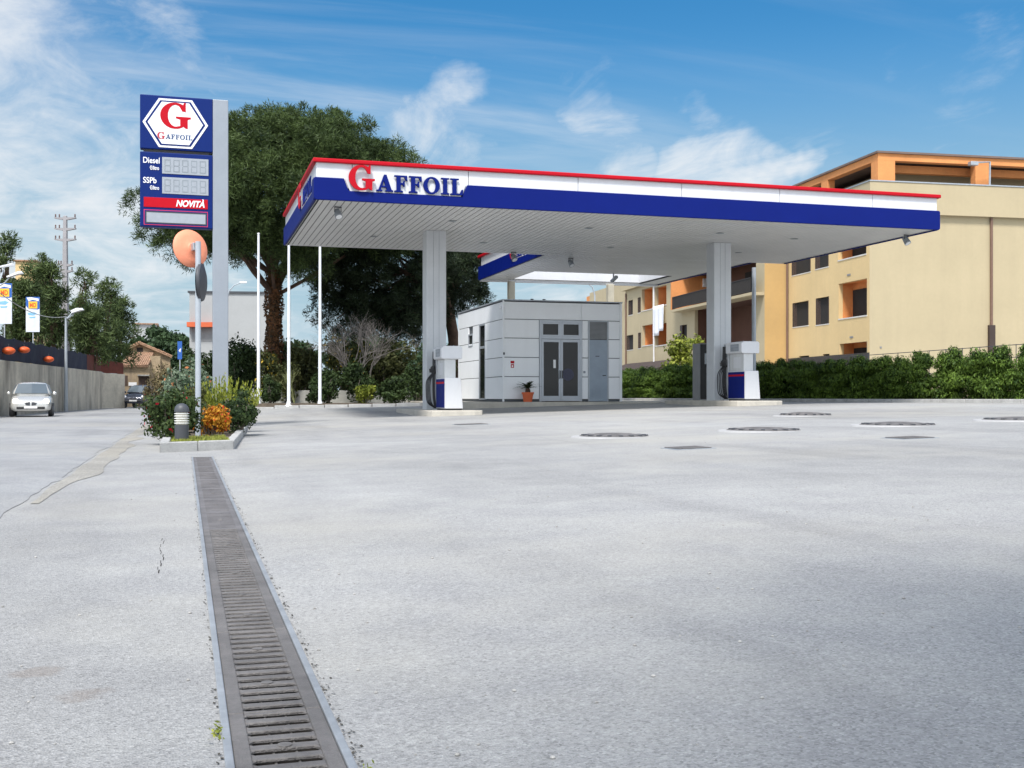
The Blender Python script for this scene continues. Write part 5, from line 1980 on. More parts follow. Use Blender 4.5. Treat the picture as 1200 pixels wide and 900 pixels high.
# advertising banners: yellow badge on a white field
for u0, u1, vt, vb, vpole, D_, lab in ((-4, 14, 332, 379.5, 400, 52, 'white and blue advertising banner with yellow badge, nearer and larger of two'), (30.5, 46.5, 348, 389, 408, 57, 'white and blue advertising banner with yellow badge, farther and smaller of two')):
    pc = W((u0 + u1) / 2, vpole, D_)
    z0_ = top_z(0) - .05
    t = empty('advertising_banner', (pc.x, pc.y, z0_), -TH, lab, 'banner', 'advertising banners')
    wd = (u1 - u0) * D_ / FPX
    zt_, zb_ = W(0, vt, D_).z - z0_, W(0, vb, D_).z - z0_
    MB().tube([(0, .03, -.1), (0, .03, zt_ - .05)], .03, 8).build('pole', POLEG, t)
    bd = MB().box(-wd / 2, wd / 2, -.02, .02, zb_, zt_).build('board', mat('banner_white', (.66, .70, .76), .6, .08, 3), t)
    hgt = zt_ - zb_
    MB().prism([(-wd / 2, zt_), (wd / 2, zt_), (wd / 2, zt_ - hgt * .34), (wd * .36, zt_ - hgt * .36), (-wd * .3, zt_ - hgt * .34), (-wd / 2, zt_ - hgt * .25)], -.024, -.0205, 'y').build('blue_field', BBANNER, bd)
    MB().prism([(-wd * .44, zt_ - hgt * .02), (-wd * .1, zt_ - hgt * .01), (wd * .44, zt_ - hgt * .05), (wd * .44, zt_ - hgt * .12), (0, zt_ - hgt * .08), (-wd * .30, zt_ - hgt * .12)], -.026, -.0245, 'y').build('white_swirl', SIGNWHITE, bd)
    MB().box(-wd * .30, wd * .34, -.030, -.0265, zt_ - hgt * .33, zt_ - hgt * .13).build('yellow_badge', YBANNER, bd)
    text_obj('MD', hgt * .17, REDPR, bd, Matrix.Translation((wd * .02, -.032, zt_ - hgt * .29)) @ FRONT, .002, align='CENTER', width=wd * .46, bold=.008)
    MB().prism([(-wd * .38, zt_ - hgt * .46), (wd * .10, zt_ - hgt * .43), (wd * .30, zt_ - hgt * .47), (wd * .1, zt_ - hgt * .53), (-wd * .3, zt_ - hgt * .52)], -.024, -.0205, 'y').build('blue_print', LBLUE, bd)
    MB().prism([(-wd * .28, zt_ - hgt * .57), (wd * .22, zt_ - hgt * .56), (wd * .18, zt_ - hgt * .60), (-wd * .2, zt_ - hgt * .61)], -.024, -.0205, 'y').build('blue_print', LBLUE, bd)

# power pole
p = W(76.5, 412, 70)
pp = empty('power_pole', (p.x, p.y, 2.2), -TH, 'tall grey power pole with five cross arms among the pines', 'power pole')
ht = W(0, 253, 70).z - 2.2
MB().add([(-.24, -.2, -.3), (.24, -.2, -.3), (.24, .2, -.3), (-.24, .2, -.3), (-.10, -.1, ht), (.10, -.1, ht), (.10, .1, ht), (-.10, .1, ht)],
         [(0, 3, 2, 1), (4, 5, 6, 7), (0, 1, 5, 4), (1, 2, 6, 5), (2, 3, 7, 6), (3, 0, 4, 7)]).build('shaft', mat('weathered_pole', (.33, .32, .33), .85, .12, 3), pp, bevel=.02)
for v, wl_ in ((256, 12.5), (268.5, 12.5), (281, 12.5), (310.5, 9), (318, 9)):
    z = W(0, v, 70).z - 2.2
    hw_ = wl_ * 70 / FPX
    arm = MB()
    arm.prism([(-hw_, z + .06), (hw_, z + .06), (hw_, z), (.2, z - .09), (-.2, z - .09), (-hw_, z)], -.10, .10, 'y')
    a_ = arm.build('cross_arm', mat('weathered_pole', (.33, .32, .33)), pp)
    mb = MB()
    for xx in (-hw_ + .06, hw_ - .06, -hw_ * .55):
        MB().lathe([(.03, z + .07), (.055, z + .13), (.03, z + .17), (.055, z + .22), (.02, z + .28)], 8, (xx, 0, 0)).build('insulator', mat('insulator_brown', (.16, .10, .09), .3), a_)


def lamp_post(u, vb, D_, vt, heads, label):
    p_ = W(u, vb, D_)
    t_ = empty('street_lamp', (p_.x, p_.y, 0), -TH, label, 'street lamp', 'street lamps along the road')
    h_ = W(0, vt, D_).z
    MB().tube([(0, 0, 0), (0, 0, h_ * .5), (0, 0, h_)], [.11, .08, .06], 10).build('pole', POLEG, t_, smooth=True)
    for du, dv, yy_ in heads:
        dx_, dz_ = du * D_ / FPX, dv * D_ / FPX
        MB().tube([(0, 0, h_ - .15), (dx_ * .5, yy_ * .4, h_ - .05 + dz_ * .35), (dx_ * .75, yy_ * .75, h_ + dz_ * .8)], .03, 7).build('arm', POLEG, t_)
        sgn = 1 if dx_ > 0 else -1
        M_ = Matrix.Translation((dx_, yy_, h_ + dz_)) @ Matrix.Rotation(math.atan2(yy_, dx_), 4, 'Z') @ Matrix.Rotation(R(-14), 4, 'Y')
        MB(M_).add([(-.38, -.07, -.02), (.36, -.13, -.05), (.40, 0, -.05), (.36, .13, -.05), (-.38, .07, -.02), (-.38, -.06, .05), (.30, -.11, .07), (.36, 0, .07), (.30, .11, .07), (-.38, .06, .05)],
                   [(4, 3, 2, 1, 0), (5, 6, 7, 8, 9), (0, 1, 6, 5), (1, 2, 7, 6), (2, 3, 8, 7), (3, 4, 9, 8), (4, 0, 5, 9)]).build('lamp_head', LAMPW, t_, bevel=.015)
    return t_


lamp_post(77.3, 479, 60, 371, ((16, 6, -.3), (3.0, 9, .9)), 'grey street lamp with two heads in front of the retaining wall')
lamp_post(-6, 489, 47.5, 334, ((27, 11, -.3), (6, 24, .6)), 'street lamp at the left picture edge reaching in above the first banner')
a, b = W(-4, 340, 47.5), W(77, 371, 60)
mb = MB()
pts = []
for i in range(17):
    s_ = i / 16
    q = a.lerp(b, s_)
    q.z -= .85 * 4 * s_ * (1 - s_) * .5
    pts.append(q)
mb.tube(pts, .02, 5)
o = mb.build('lamp_cable', mat('pale_cable', (.45, .45, .43), .6), None)
tag(o, 'sagging cable strung between the two left street lamps', 'cable')

# pines on the terrace
PT = [
    (8, 280, 60, 66, 1.0, 'pine behind the nearer banner at the left picture edge'),
    (48, 300, 60, 74, 1.1, 'pine behind the farther banner'),
    (62, 312, 46, 66, .8, 'lower pine just left of the power pole'),
    (95, 322, 56, 80, 1.0, 'pine just right of the power pole'),
    (125, 326, 62, 78, 1.1, 'broad pine at the right end of the terrace row'),
    (140, 352, 40, 82, .8, 'smaller pine leaning over the old tiled house'),
    (30, 330, 44, 60, .9, 'dark pine close behind the navy fence'),
    (108, 360, 44, 72, .8, 'dark low pine above the red netting'),
]
for i, (u, vt, wpx, D_, k, lab) in enumerate(PT):
    p = W(u, 470, D_)
    zt_ = W(0, vt, D_).z
    rx = wpx * D_ / FPX / 2
    rs2 = random.Random(300 + i)
    cl = []
    zb_ = 3.0
    for _ in range(26):
        s_ = rs2.uniform(.08, 1)
        rr_ = rx * (1.0 if s_ < .55 else 1.0 - .75 * (s_ - .55) / .45)
        a_ = rs2.uniform(0, 6.28)
        q = rs2.uniform(.2, .85)
        cr = rx * rs2.uniform(.28, .45)
        cl.append((p.x + rr_ * q * math.cos(a_), p.y + rr_ * q * math.sin(a_), zb_ + (zt_ - zb_) * s_ - cr * .5, cr, cr, cr * .9))
    tree('pine_tree', (p.x, p.y, 2.2), .18, cl, PINEL, 0, .36, lab, 'pines above the retaining wall', 6.0, trunk_top=(zt_ - 2.2) * .8, nl=16, tuft=(17, 46, .44, .5))

# far trees, houses
for i, (u, vt, wpx, D_, lab) in enumerate(((185, 378, 64, 125, 'round dark tree behind the old tiled house'), (165, 392, 46, 118, 'low dark tree left of the round one behind the old house'), (214, 385, 40, 110, 'dark tree just left of the white building'))):
    p = W(u, 470, D_)
    zt_ = W(0, vt, D_).z
    rx = wpx * D_ / FPX / 2
    rs2 = random.Random(400 + i)
    cl = dome(p.x, p.y, zt_ * .55, rx, rx, zt_ * .42, zt_ * .4, 26, rx * .28, rx * .42, .1, -.9, rs2)
    tree('broadleaf_tree', (p.x, p.y, .0), .25, cl, FARTREE, 7000, .5, lab, 'trees behind the old house', 1.6, trunk_top=zt_ * .5, nl=10)
p = W(330, 470, 140)
for i, (u, vt, wpx, D_, lab) in enumerate(((352, 392, 70, 95, 'distant dark tree seen through the gap right of the ivy covered trunk'), (515, 385, 90, 92, 'distant dark tree behind the kiosk corner'), (575, 425, 80, 90, 'distant dark bush hidden behind the kiosk'), (440, 380, 120, 90, 'distant dark tree filling the gap below the pines'))):
    p = W(u, 470, D_)
    zt_ = W(0, vt, D_).z
    rx = wpx * D_ / FPX / 2
    rs2 = random.Random(500 + i)
    cl = dome(p.x, p.y, zt_ * .5, rx, rx * .7, zt_ * .42, zt_ * .45, 22, rx * .25, rx * .4, .0, -.95, rs2)
    tree('broadleaf_tree', (p.x, p.y, .4), .2, cl, FARTREE, 5200, .42, lab, 'distant trees beyond the bed', 1.7, trunk_top=zt_ * .5, nl=8)

# old tiled house at the road bend
p = W(138, 470, 86)
oh = empty('old_house', (p.x, p.y, 0), R(2), 'old weathered house with terracotta tiled roofs at the road bend', 'house')


def hx(u):
    return (u - 138) * 86 / FPX


def hzv(v):
    return HC - (v - HV) * 86 / FPX


MB().box(hx(139), hx(174), 0, 5, -.1, hzv(428)).build('wall', STONE, oh, bevel=.03)
up2 = MB()
up2.prism([(hx(151), 0.0), (hx(198), 0.0), (hx(198), hzv(414.5)), (hx(162.5), hzv(399.5)), (hx(151), hzv(405))], 3.2, 9, 'y')
up2.build('gable_wall', STONE, oh)
MB().box(hx(159), hx(166), 3.15, 3.199, hzv(412), hzv(405)).build('window', DARKIN, oh)


def tiled(pa, pb, pc, pd, nm, rows_=14):
    """roof slope pa-pb eaves, pd-pc ridge, laid with rows of half round tiles"""
    pa, pb, pc, pd = map(Vector, (pa, pb, pc, pd))
    nrm_ = (pb - pa).cross(pd - pa).normalized()
    mb_ = MB()
    mb_.add([pa, pb, pc, pd, pa - nrm_ * .12, pb - nrm_ * .12, pc - nrm_ * .12, pd - nrm_ * .12], [(0, 1, 2, 3), (7, 6, 5, 4), (0, 4, 5, 1), (1, 5, 6, 2), (2, 6, 7, 3), (3, 7, 4, 0)])
    for i_ in range(rows_):
        s_ = (i_ + .5) / rows_
        q0_, q1_ = pa.lerp(pb, s_), pd.lerp(pc, s_)
        for j_ in range(7):
            mb_.tube([q0_.lerp(q1_, j_ / 7) + nrm_ * .02, q0_.lerp(q1_, (j_ + 1.1) / 7) + nrm_ * (.05 + random.uniform(-.01, .02))], .08, 6)
    mb_.build(nm, TILE, oh)


tiled((hx(138), -.3, hzv(428.5)), (hx(172), -.3, hzv(428.5)), (hx(179), 3.3, hzv(411)), (hx(152), 3.3, hzv(412)), 'roof')
tiled((hx(200), 2.9, hzv(415.5)), (hx(200), 9.1, hzv(415.5)), (hx(162), 9.1, hzv(398.8)), (hx(162), 2.9, hzv(398.8)), 'upper_roof', 12)
tiled((hx(149), 9.1, hzv(406)), (hx(149), 2.9, hzv(406)), (hx(162), 2.9, hzv(398.8)), (hx(162), 9.1, hzv(398.8)), 'upper_roof', 10)
MB().box(hx(174.05), hx(186), 1.2, 6, -.1, hzv(416)).build('side_wall', STONE, oh)
MB().box(hx(150), hx(159), -.06, -.002, hzv(452), hzv(448)).build('road_sign', SIGNWHITE, oh)
MB().box(hx(161), hx(173), -.05, -.002, -.05, hzv(440)).build('door', mat('old_door', (.09, .06, .045), .9, .3, 3), oh)
MB().box(hx(160), hx(174), -.5, -.002, hzv(440.5), hzv(439)).build('door_canopy', CONC, oh)
MB().box(hx(142), hx(149), -.03, -.002, hzv(452), hzv(440)).build('shuttered_window', mat('old_door', (.09, .06, .045)), oh)
# climbing plant between wall and house
p = W(186, 470, 76)
shrub('climbing_shrub', (p.x, p.y, 0), 1.1, .9, 3.4, mat('dry_creeper', (.16, .13, .06), .9, .4, 4), 2600, .18, 'dry brown creeper on the side of the old house', 'shrub', seed=77)

# white building
p = W(222, 470, 86)
wbld = empty('white_building', (p.x, p.y, 0), R(-9), 'plain white flat roofed building behind the price sign', 'building')
w_ = 92 * 86 / FPX
zt_ = W(0, 343, 86).z
MB().box(0, w_, 0, 9, 0, zt_).build('wall', WHITEWALL, wbld)
MB().box(-.12, w_ + .1, -.12, 9.1, zt_ + .001, zt_ + .14).build('roof_edge', DARKGREY, wbld)
MB().box(-.1, 1.9, -.7, -.002, W(0, 383.5, 86).z, W(0, 378, 86).z).build('awning', AWNING, wbld)
MB().box(.2, 1.7, -.03, -.002, W(0, 400, 86).z, W(0, 384, 86).z).build('shop_window', mat('grey_shutter', (.28, .28, .28), .6), wbld)
p = W(266, 470, 78)
t = empty('street_lamp', (p.x, p.y, 0), -TH, 'thin curved street lamp in front of the white building', 'street lamp', 'street lamps along the road')
z = W(0, 341, 78).z
MB().tube([(0, 0, 0), (0, 0, z - .6), (.15, 0, z), (.5, 0, z + .4), (.95, 0, z + .58)], [.08, .06, .05, .04, .035], 8).build('pole', POLEG, t, smooth=True)
MB().box(.9, 1.4, -.1, .1, z + .54, z + .66).build('lamp_head', LAMPW, t, bevel=.03)
p = W(211, 470, 60)
t = empty('blue_sign', (p.x, p.y, 0), -TH, 'narrow blue sign on a post behind the flower bed', 'sign')
MB().tube([(0, 0, 0), (0, 0, W(0, 402, 60).z)], .035, 8).build('pole', POLEG, t)
MB().box(-.12, .12, -.05, -.036, W(0, 421, 60).z, W(0, 400, 60).z).build('sign_plate', BBANNER, t)
MB().prism([(-.06, W(0, 411, 60).z), (.03, W(0, 413, 60).z), (.08, W(0, 408, 60).z), (.0, W(0, 409, 60).z)], -.055, -.051, 'y').build('white_arrow', SIGNWHITE, t)
p = W(18, 470, 105)
yh = empty('yellow_house', (p.x, p.y, 0), R(-6), 'yellow house top showing between the pines on the left', 'house')
MB().box(0, 22 * 105 / FPX, 0, 6, 0, W(0, 306, 105).z).build('wall', YEL, yh)
MB().box(-.2, 22 * 105 / FPX + .2, -.2, 6.2, W(0, 306, 105).z + .001, W(0, 304.5, 105).z).build('roof', TILE, yh)
p = W(156, 470, 170)
fh = empty('far_house', (p.x, p.y, 0), 0, 'distant pale house showing above the old house roof', 'house')
MB().box(0, 26 * 170 / FPX, 0, 8, 0, W(0, 380, 170).z).build('wall', WHITEWALL, fh)
MB().box(-.3, 26 * 170 / FPX + .3, -.3, 8.3, W(0, 380, 170).z + .001, W(0, 378.5, 170).z).build('roof', TILE, fh)
# lattice mast
p = W(550, 470, 150)
lm = empty('lattice_mast', (p.x, p.y, 0), 0, 'thin far lattice mast beside the dark pine trunk', 'mast')
zt_ = W(0, 330, 150).z
mb = MB()
for sx_ in (-1, 1):
    for sy_ in (-1, 1):
        mb.tube([(sx_ * .9, sy_ * .9, 0), (sx_ * .35, sy_ * .35, zt_)], .05, 5)
br = MB()
n_ = 14
for i in range(n_):
    f0, f1 = i / n_, (i + 1) / n_
    w0_, w1_ = .9 - .55 * f0, .9 - .55 * f1
    br.tube([(-w0_, -w0_, f0 * zt_), (w1_, -w1_, f1 * zt_)], .03, 4)
    br.tube([(w0_, -w0_, f0 * zt_), (-w1_, -w1_, f1 * zt_)], .03, 4)
    br.tube([(-w0_, w0_, f0 * zt_), (-w1_, -w1_, f1 * zt_)], .03, 4)
    br.tube([(w0_, -w0_, f0 * zt_), (w1_, w1_, f1 * zt_)], .03, 4)
mb.build('leg', STEEL, lm)
br.build('bracing', STEEL, lm)


# ================================================================== CARS
def car(name, loc, rz, paint, label, lit=False, suv=False):
    t_ = empty(name, loc, rz, label, 'car', 'cars on the road')
    hz_ = .12 if suv else 0.0
    st = [(0.0, .30, .58, .60), (.05, .24, .64, .70), (.22, .20, .74, .80), (.55, .19, .84, .845), (1.0, .19, .94, .86), (1.6, .19, .97, .865), (2.6, .19, .99, .865), (3.25, .20, .99, .85), (3.58, .26, .94, .80), (3.70, .36, .80, .72)]
    rings = []
    for y, zl_, zh_, w in st:
        zl_, zh_ = zl_ + hz_, zh_ + hz_
        hgt = zh_ - zl_
        half = [(w * .80, zl_), (w * .97, zl_ + hgt * .14), (w, zl_ + hgt * .42), (w * .985, zl_ + hgt * .66), (w * .93, zl_ + hgt * .88), (w * .80, zh_ - .01), (w * .45, zh_ + .012)]
        rings.append([(x, y, z) for x, z in half] + [(-x, y, z) for x, z in reversed(half)])
    mb_ = MB()

    def loft(rings_):
        n__ = len(rings_[0])
        vs = [p_ for r_ in rings_ for p_ in r_]
        fs = []
        for i_ in range(len(rings_) - 1):
            for k_ in range(n__):
                k2 = (k_ + 1) % n__
                fs.append((i_ * n__ + k_, i_ * n__ + k2, (i_ + 1) * n__ + k2, (i_ + 1) * n__ + k_))
        fs.append(tuple(range(n__)))
        fs.append(tuple(range((len(rings_) - 1) * n__, len(rings_) * n__)))
        mb_.add(vs, fs)
    loft(rings)
    cab = []
    top = 1.48 + hz_ * 1.2
    for y, zt__, wt in ((.92, .96 + hz_, .76), (1.2, 1.16 + hz_, .70), (1.58, top - .05, .60), (1.95, top, .60), (2.7, top - .01, .60), (3.15, top - .09, .60), (3.42, 1.2 + hz_, .66), (3.58, .96 + hz_, .70)):
        zb__ = .90 + hz_
        half = [(.80, zb__), (.80 + (wt - .80) * .45, zb__ + (zt__ - zb__) * .5), (wt + .02, zt__ - .05), (wt - .08, zt__), (wt * .4, zt__ + .015)]
        cab.append([(x, y, z) for x, z in half] + [(-x, y, z) for x, z in reversed(half)])
    loft(cab)
    bd_ = mb_.build('body', paint, t_, smooth=True)
    s1 = bd_.modifiers.new('smooth_body', 'SUBSURF')
    s1.levels = s1.render_levels = 1
    # glass
    zA_, zB_ = 1.00 + hz_, top - .075
    MB().add([(-.68, .955, zA_), (.68, .955, zA_), (.56, 1.52, zB_), (-.56, 1.52, zB_), (0, .90, zA_ + .005), (0, 1.475, zB_ + .015)], [(0, 4, 5, 3), (4, 1, 2, 5)]).build('windscreen', CARGLASS, t_).modifiers.new('glass_thickness', 'SOLIDIFY').thickness = .02
    for sg_ in (-1, 1):
        for ya_, yb__, nm in ((1.55, 2.35, 'side_window'), (2.42, 3.2, 'side_window')):
            MB().add([(sg_ * .80, ya_ - .2 if ya_ < 2 else ya_, 1.0 + hz_), (sg_ * .80, yb__, 1.0 + hz_), (sg_ * .655, yb__ - .02, top - .10), (sg_ * .655, ya_ + .12, top - .10)], [(0, 1, 2, 3)]).build(nm, CARGLASS, t_).modifiers.new('glass_thickness', 'SOLIDIFY').thickness = .02
        # headlamps and mirrors
        hl = MB(Matrix.Translation((sg_ * .60, .115, .66 + hz_)) @ Matrix.Rotation(R(-28 * -sg_ * -1), 4, 'Z'))
        hl.lathe([(0, -.075), (.07, -.065), (.115, -.02), (.12, .05), (0, .09)], 14, (0, 0, 0), 'y')
        hl.build('headlight', HEADL if lit else LAMPW, t_, smooth=True)
        mr = MB(Matrix.Translation((sg_ * .93, 1.22, 1.0 + hz_)))
        mr.lathe([(0, -.10), (.07, -.06), (.085, .02), (.08, .07), (0, .075)], 10, (0, 0, 0), 'y')
        mr.build('wing_mirror', paint, t_, smooth=True)
    # grille, plate, bumper intake
    MB().box(-.56, .56, -.022, .06, .33 + hz_, .43 + hz_).build('bumper_intake', BLACK, t_, bevel=.02)
    MB().prism([(-.24, .60), (-.20, .50), (-.03, .48), (-.03, .63)], -.02, .1, 'y').build('grille', DARKGREY, t_, bevel=.008).location.z = hz_
    MB().prism([(.24, .60), (.20, .50), (.03, .48), (.03, .63)], -.02, .1, 'y').build('grille', DARKGREY, t_, bevel=.008).location.z = hz_
    MB().box(-.26, .26, -.045, -.023, .36 + hz_, .46 + hz_).build('number_plate', SIGNWHITE, t_)
    for sg_ in (-1, 1):
        for yw in (.68, 3.02):
            rw = .30 + hz_ * .5
            wk = MB().lathe([(rw * .55, -.09), (rw * .92, -.095), (rw, -.06), (rw, .06), (rw * .92, .095), (rw * .55, .09)], 22, (sg_ * .775, yw, rw), 'x').build('wheel', BLACK, t_, smooth=True)
            MB().lathe([(0, .088), (rw * .56, .092), (rw * .56, .06), (0, .06)], 14, (sg_ * .785 - (0 if sg_ > 0 else .15), yw, rw), 'x').build('rim', STEEL, wk)
    return t_


p = ghit(36, 489.3)
car('parked_car', (p.x, p.y, .02), R(5), CARSILVER, 'silver hatchback with lit headlamps driving towards the viewer on the road', True)
hc_ = [o for o in C.objects if o.name == 'parked_car'][0]
hc_.name, hc_.scale = 'hatchback_car', (.90, .90, .92)
p = W(156, 478.6, 77)
car('hatchback_car', (p.x, p.y, .005), R(-14), CARDARK, 'small dark car far off in front of the old house', False, True)

# ================================================================== SKY, SUN, CAMERA
SUN_EL, SUN_AZ = R(56), R(212)          # azimuth clockwise from +y (north)
wd = bpy.data.worlds.new("World")
bpy.context.scene.world = wd
wd.use_nodes = True
nt = wd.node_tree
bg = nt.nodes['Background']
sky = nd(nt, 'ShaderNodeTexSky')
sky.sky_type = 'NISHITA'
sky.sun_disc = False
sky.sun_elevation, sky.sun_rotation = SUN_EL, SUN_AZ
sky.air_density, sky.dust_density, sky.ozone_density = 1.3, .4, 3.0
hs = nd(nt, 'ShaderNodeHueSaturation', Saturation=1.48, Value=.62)
nt.links.new(sky.outputs[0], hs.inputs['Color'])
tc = nd(nt, 'ShaderNodeTexCoord')
dirv = tc.outputs['Generated']
sep = nd(nt, 'ShaderNodeSeparateXYZ')
nt.links.new(dirv, sep.inputs[0])
zz = math_n(nt, 'MAXIMUM', math_n(nt, 'ADD', sep.outputs['Z'], .12), .03)
cmb = nd(nt, 'ShaderNodeCombineXYZ')
nt.links.new(math_n(nt, 'DIVIDE', sep.outputs['X'], zz), cmb.inputs[0])
nt.links.new(math_n(nt, 'DIVIDE', sep.outputs['Y'], zz), cmb.inputs[1])
mpn = nd(nt, 'ShaderNodeMapping')
mpn.inputs['Rotation'].default_value = (0, 0, R(35))
mpn.inputs['Scale'].default_value = (1.0, .55, 1.0)
nt.links.new(cmb.outputs[0], mpn.inputs['Vector'])


def snoise(scale, detail, rough, dist=0.0, src=None):
    n_2 = nd(nt, 'ShaderNodeTexNoise', Scale=scale, Detail=detail, Roughness=rough, Distortion=dist)
    nt.links.new(src or mpn.outputs[0], n_2.inputs['Vector'])
    return n_2.outputs['Fac']


wisp = snoise(1.3, 12.0, .62, .6)
fine = snoise(4.2, 12.0, .65, .8)
tex = math_n(nt, 'ADD', math_n(nt, 'MULTIPLY', wisp, .62), math_n(nt, 'MULTIPLY', fine, .38))


wn3 = nd(nt, 'ShaderNodeTexNoise', Scale=5.0, Detail=5.0, Roughness=.6)
nt.links.new(dirv, wn3.inputs['Vector'])
wv1 = nd(nt, 'ShaderNodeVectorMath')
wv1.operation = 'MULTIPLY_ADD'
nt.links.new(wn3.outputs['Color'], wv1.inputs[0])
wv1.inputs[1].default_value = (.30, .30, .16)
nt.links.new(dirv, wv1.inputs[2])
wv2 = nd(nt, 'ShaderNodeVectorMath')
wv2.operation = 'SUBTRACT'
nt.links.new(wv1.outputs[0], wv2.inputs[0])
wv2.inputs[1].default_value = (.15, .15, .08)
wdirv = wv2.outputs[0]


def blob(u, v, a_in, a_out):
    """smooth mask round a sky direction; angles in degrees"""
    d_ = ray(u, v).normalized()
    dp = nd(nt, 'ShaderNodeVectorMath')
    dp.operation = 'DOT_PRODUCT'
    nrmz = nd(nt, 'ShaderNodeVectorMath')
    nrmz.operation = 'NORMALIZE'
    nt.links.new(wdirv, nrmz.inputs[0])
    nt.links.new(nrmz.outputs[0], dp.inputs[0])
    dp.inputs[1].default_value = d_
    mr_ = nd(nt, 'ShaderNodeMapRange')
    mr_.interpolation_type = 'SMOOTHERSTEP'
    mr_.inputs['From Min'].default_value = math.cos(R(a_out))
    mr_.inputs['From Max'].default_value = math.cos(R(a_in))
    nt.links.new(dp.outputs['Value'], mr_.inputs['Value'])
    return mr_.outputs[0]


cov = None
for u, v, ai, ao, k in ((20, 120, 2, 15, .26), (60, 300, 2, 14, .31), (300, 60, 1, 13, .10), (620, 330, 0, 8, .22), (560, 60, 1, 9, .06),
                        (690, 112, 0, 3.4, .15), (930, 125, 0, 3.2, .16), (845, 190, 0, 5.4, .30), (720, 195, 0, 4.4, .22), (490, 180, 0, 4.6, .22), (1160, 35, 0, 5.5, .15), (1170, 155, 0, 4, .18), (200, 20, 0, 9, .10)):
    q = math_n(nt, 'MULTIPLY', blob(u, v, ai, ao), k)
    cov = q if cov is None else math_n(nt, 'MAXIMUM', cov, q)
# everywhere else in the sky: thin general cloud
elev = nd(nt, 'ShaderNodeMapRange')
elev.inputs['From Min'].default_value = .0
elev.inputs['From Max'].default_value = .22
elev.inputs['To Min'].default_value = .20
elev.inputs['To Max'].default_value = .0
nt.links.new(sep.outputs['Z'], elev.inputs['Value'])
cov = math_n(nt, 'MAXIMUM', cov, elev.outputs[0])
# unseen broken cloud added overhead and behind the viewer as neutral fill light
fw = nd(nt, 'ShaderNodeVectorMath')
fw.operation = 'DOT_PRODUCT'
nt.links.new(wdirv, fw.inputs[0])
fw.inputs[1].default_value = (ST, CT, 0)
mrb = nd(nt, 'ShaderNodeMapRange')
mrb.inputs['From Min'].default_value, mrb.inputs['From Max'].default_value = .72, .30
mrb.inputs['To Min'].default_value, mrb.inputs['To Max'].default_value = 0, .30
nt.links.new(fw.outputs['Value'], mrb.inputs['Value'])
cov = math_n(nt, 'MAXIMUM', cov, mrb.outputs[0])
mps = nd(nt, 'ShaderNodeMapping')
mps.inputs['Rotation'].default_value = (0, 0, R(-28))
mps.inputs['Scale'].default_value = (.42, 1.7, 1.0)
nt.links.new(cmb.outputs[0], mps.inputs['Vector'])
strk = snoise(1.25, 10.0, .6, .9, mps.outputs[0])
lft = nd(nt, 'ShaderNodeVectorMath')
lft.operation = 'DOT_PRODUCT'
nt.links.new(dirv, lft.inputs[0])
lft.inputs[1].default_value = (CT, -ST, 0)
lm_ = nd(nt, 'ShaderNodeMapRange')
lm_.inputs['From Min'].default_value, lm_.inputs['From Max'].default_value = .25, -.35
lm_.inputs['To Min'].default_value, lm_.inputs['To Max'].default_value = .12, .90
nt.links.new(lft.outputs['Value'], lm_.inputs['Value'])
sr = ramp(nt, [(.40, (0, 0, 0)), (.74, (.78, .78, .78))])
sr.color_ramp.interpolation = 'EASE'
nt.links.new(strk, sr.inputs['Fac'])
streaks = math_n(nt, 'MULTIPLY', sr.outputs[0], lm_.outputs[0])
dens = math_n(nt, 'SUBTRACT', math_n(nt, 'ADD', tex, cov), .62)
cr = ramp(nt, [(.0, (0, 0, 0)), (.32, (.92, .92, .92))])
cr.color_ramp.interpolation = 'EASE'
nt.links.new(dens, cr.inputs['Fac'])
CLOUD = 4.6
hz_ = nd(nt, 'ShaderNodeMapRange')
hz_.interpolation_type = 'SMOOTHSTEP'
hz_.inputs['From Min'].default_value, hz_.inputs['From Max'].default_value = -.02, .30
hz_.inputs['To Min'].default_value, hz_.inputs['To Max'].default_value = .52, 1.0
nt.links.new(sep.outputs['Z'], hz_.inputs['Value'])
skyc = nd(nt, 'ShaderNodeVectorMath')
skyc.operation = 'SCALE'
nt.links.new(hs.outputs[0], skyc.inputs[0])
nt.links.new(hz_.outputs[0], skyc.inputs['Scale'])
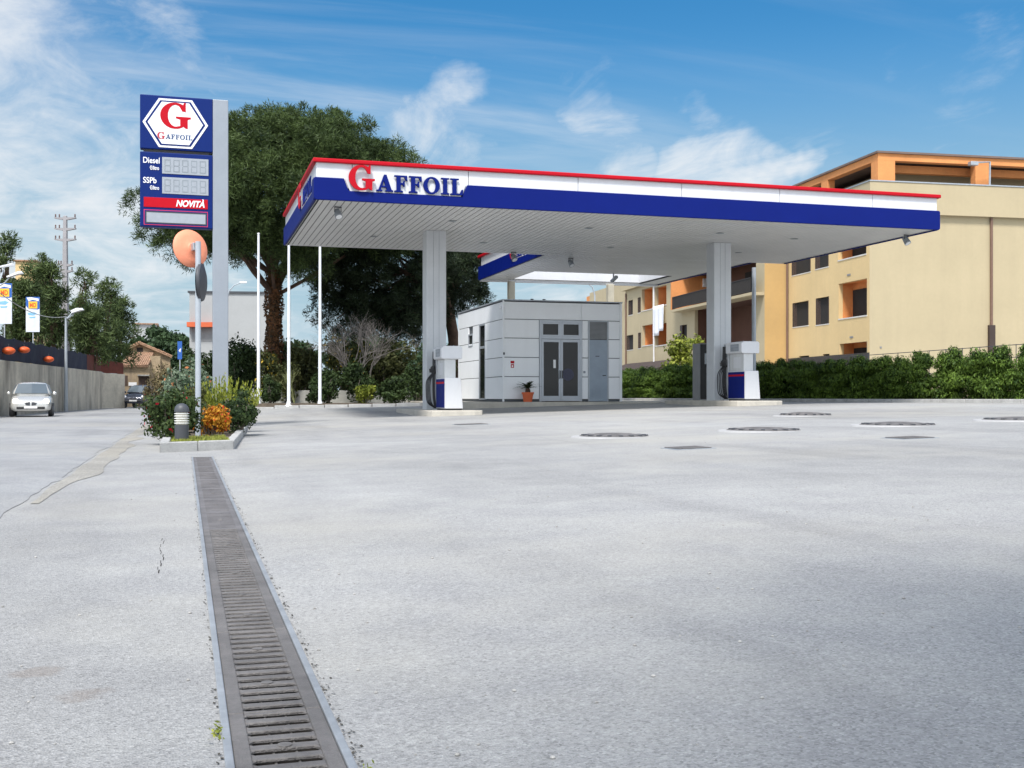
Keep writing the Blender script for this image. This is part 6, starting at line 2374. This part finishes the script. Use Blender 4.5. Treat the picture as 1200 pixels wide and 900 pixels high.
brt = nd(nt, 'ShaderNodeMapRange')  # added out-of-view clouds made brighter than the visible ones, for more fill
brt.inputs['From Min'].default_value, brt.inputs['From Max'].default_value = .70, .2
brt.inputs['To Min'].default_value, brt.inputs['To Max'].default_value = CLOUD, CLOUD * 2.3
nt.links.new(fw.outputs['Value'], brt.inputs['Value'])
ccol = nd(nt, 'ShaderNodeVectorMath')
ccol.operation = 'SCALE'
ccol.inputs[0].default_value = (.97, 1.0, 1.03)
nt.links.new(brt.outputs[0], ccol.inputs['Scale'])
veil = nd(nt, 'ShaderNodeMapRange')
veil.interpolation_type = 'SMOOTHSTEP'
veil.inputs['From Min'].default_value, veil.inputs['From Max'].default_value = .32, .0
veil.inputs['To Min'].default_value, veil.inputs['To Max'].default_value = .0, .88
nt.links.new(sep.outputs['Z'], veil.inputs['Value'])
sky2 = mixc(nt, 'MIX', veil.outputs[0], skyc.outputs[0], (2.25, 3.25, 4.05))
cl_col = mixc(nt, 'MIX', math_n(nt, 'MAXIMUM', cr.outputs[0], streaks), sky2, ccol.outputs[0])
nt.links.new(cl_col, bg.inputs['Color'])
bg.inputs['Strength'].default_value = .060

sd_ = bpy.data.lights.new('sun', 'SUN')
sd_.energy, sd_.angle, sd_.color = 1.5, R(12), (1.0, .955, .90)
so = bpy.data.objects.new('sun', sd_)
C.objects.link(so)
sdir = Vector((math.sin(SUN_AZ) * math.cos(SUN_EL), math.cos(SUN_AZ) * math.cos(SUN_EL), math.sin(SUN_EL)))
so.rotation_euler = sdir.to_track_quat('Z', 'Y').to_euler()
so.location = (0, 0, 40)

cam = bpy.data.cameras.new('camera')
cam.sensor_width, cam.lens = 36, 36 * FPX / 1200
cam.shift_y = (HV - 450) / 1200
cam.clip_start, cam.clip_end = .05, 6000
co = bpy.data.objects.new('camera', cam)
C.objects.link(co)
co.location = (0, 0, HC)
co.rotation_euler = (R(90), 0, -TH)
sc = bpy.context.scene
sc.camera = co
sc.view_settings.view_transform = 'Standard'
sc.view_settings.look = 'None'
sc.view_settings.exposure = 1.72
sc.view_settings.gamma = 1
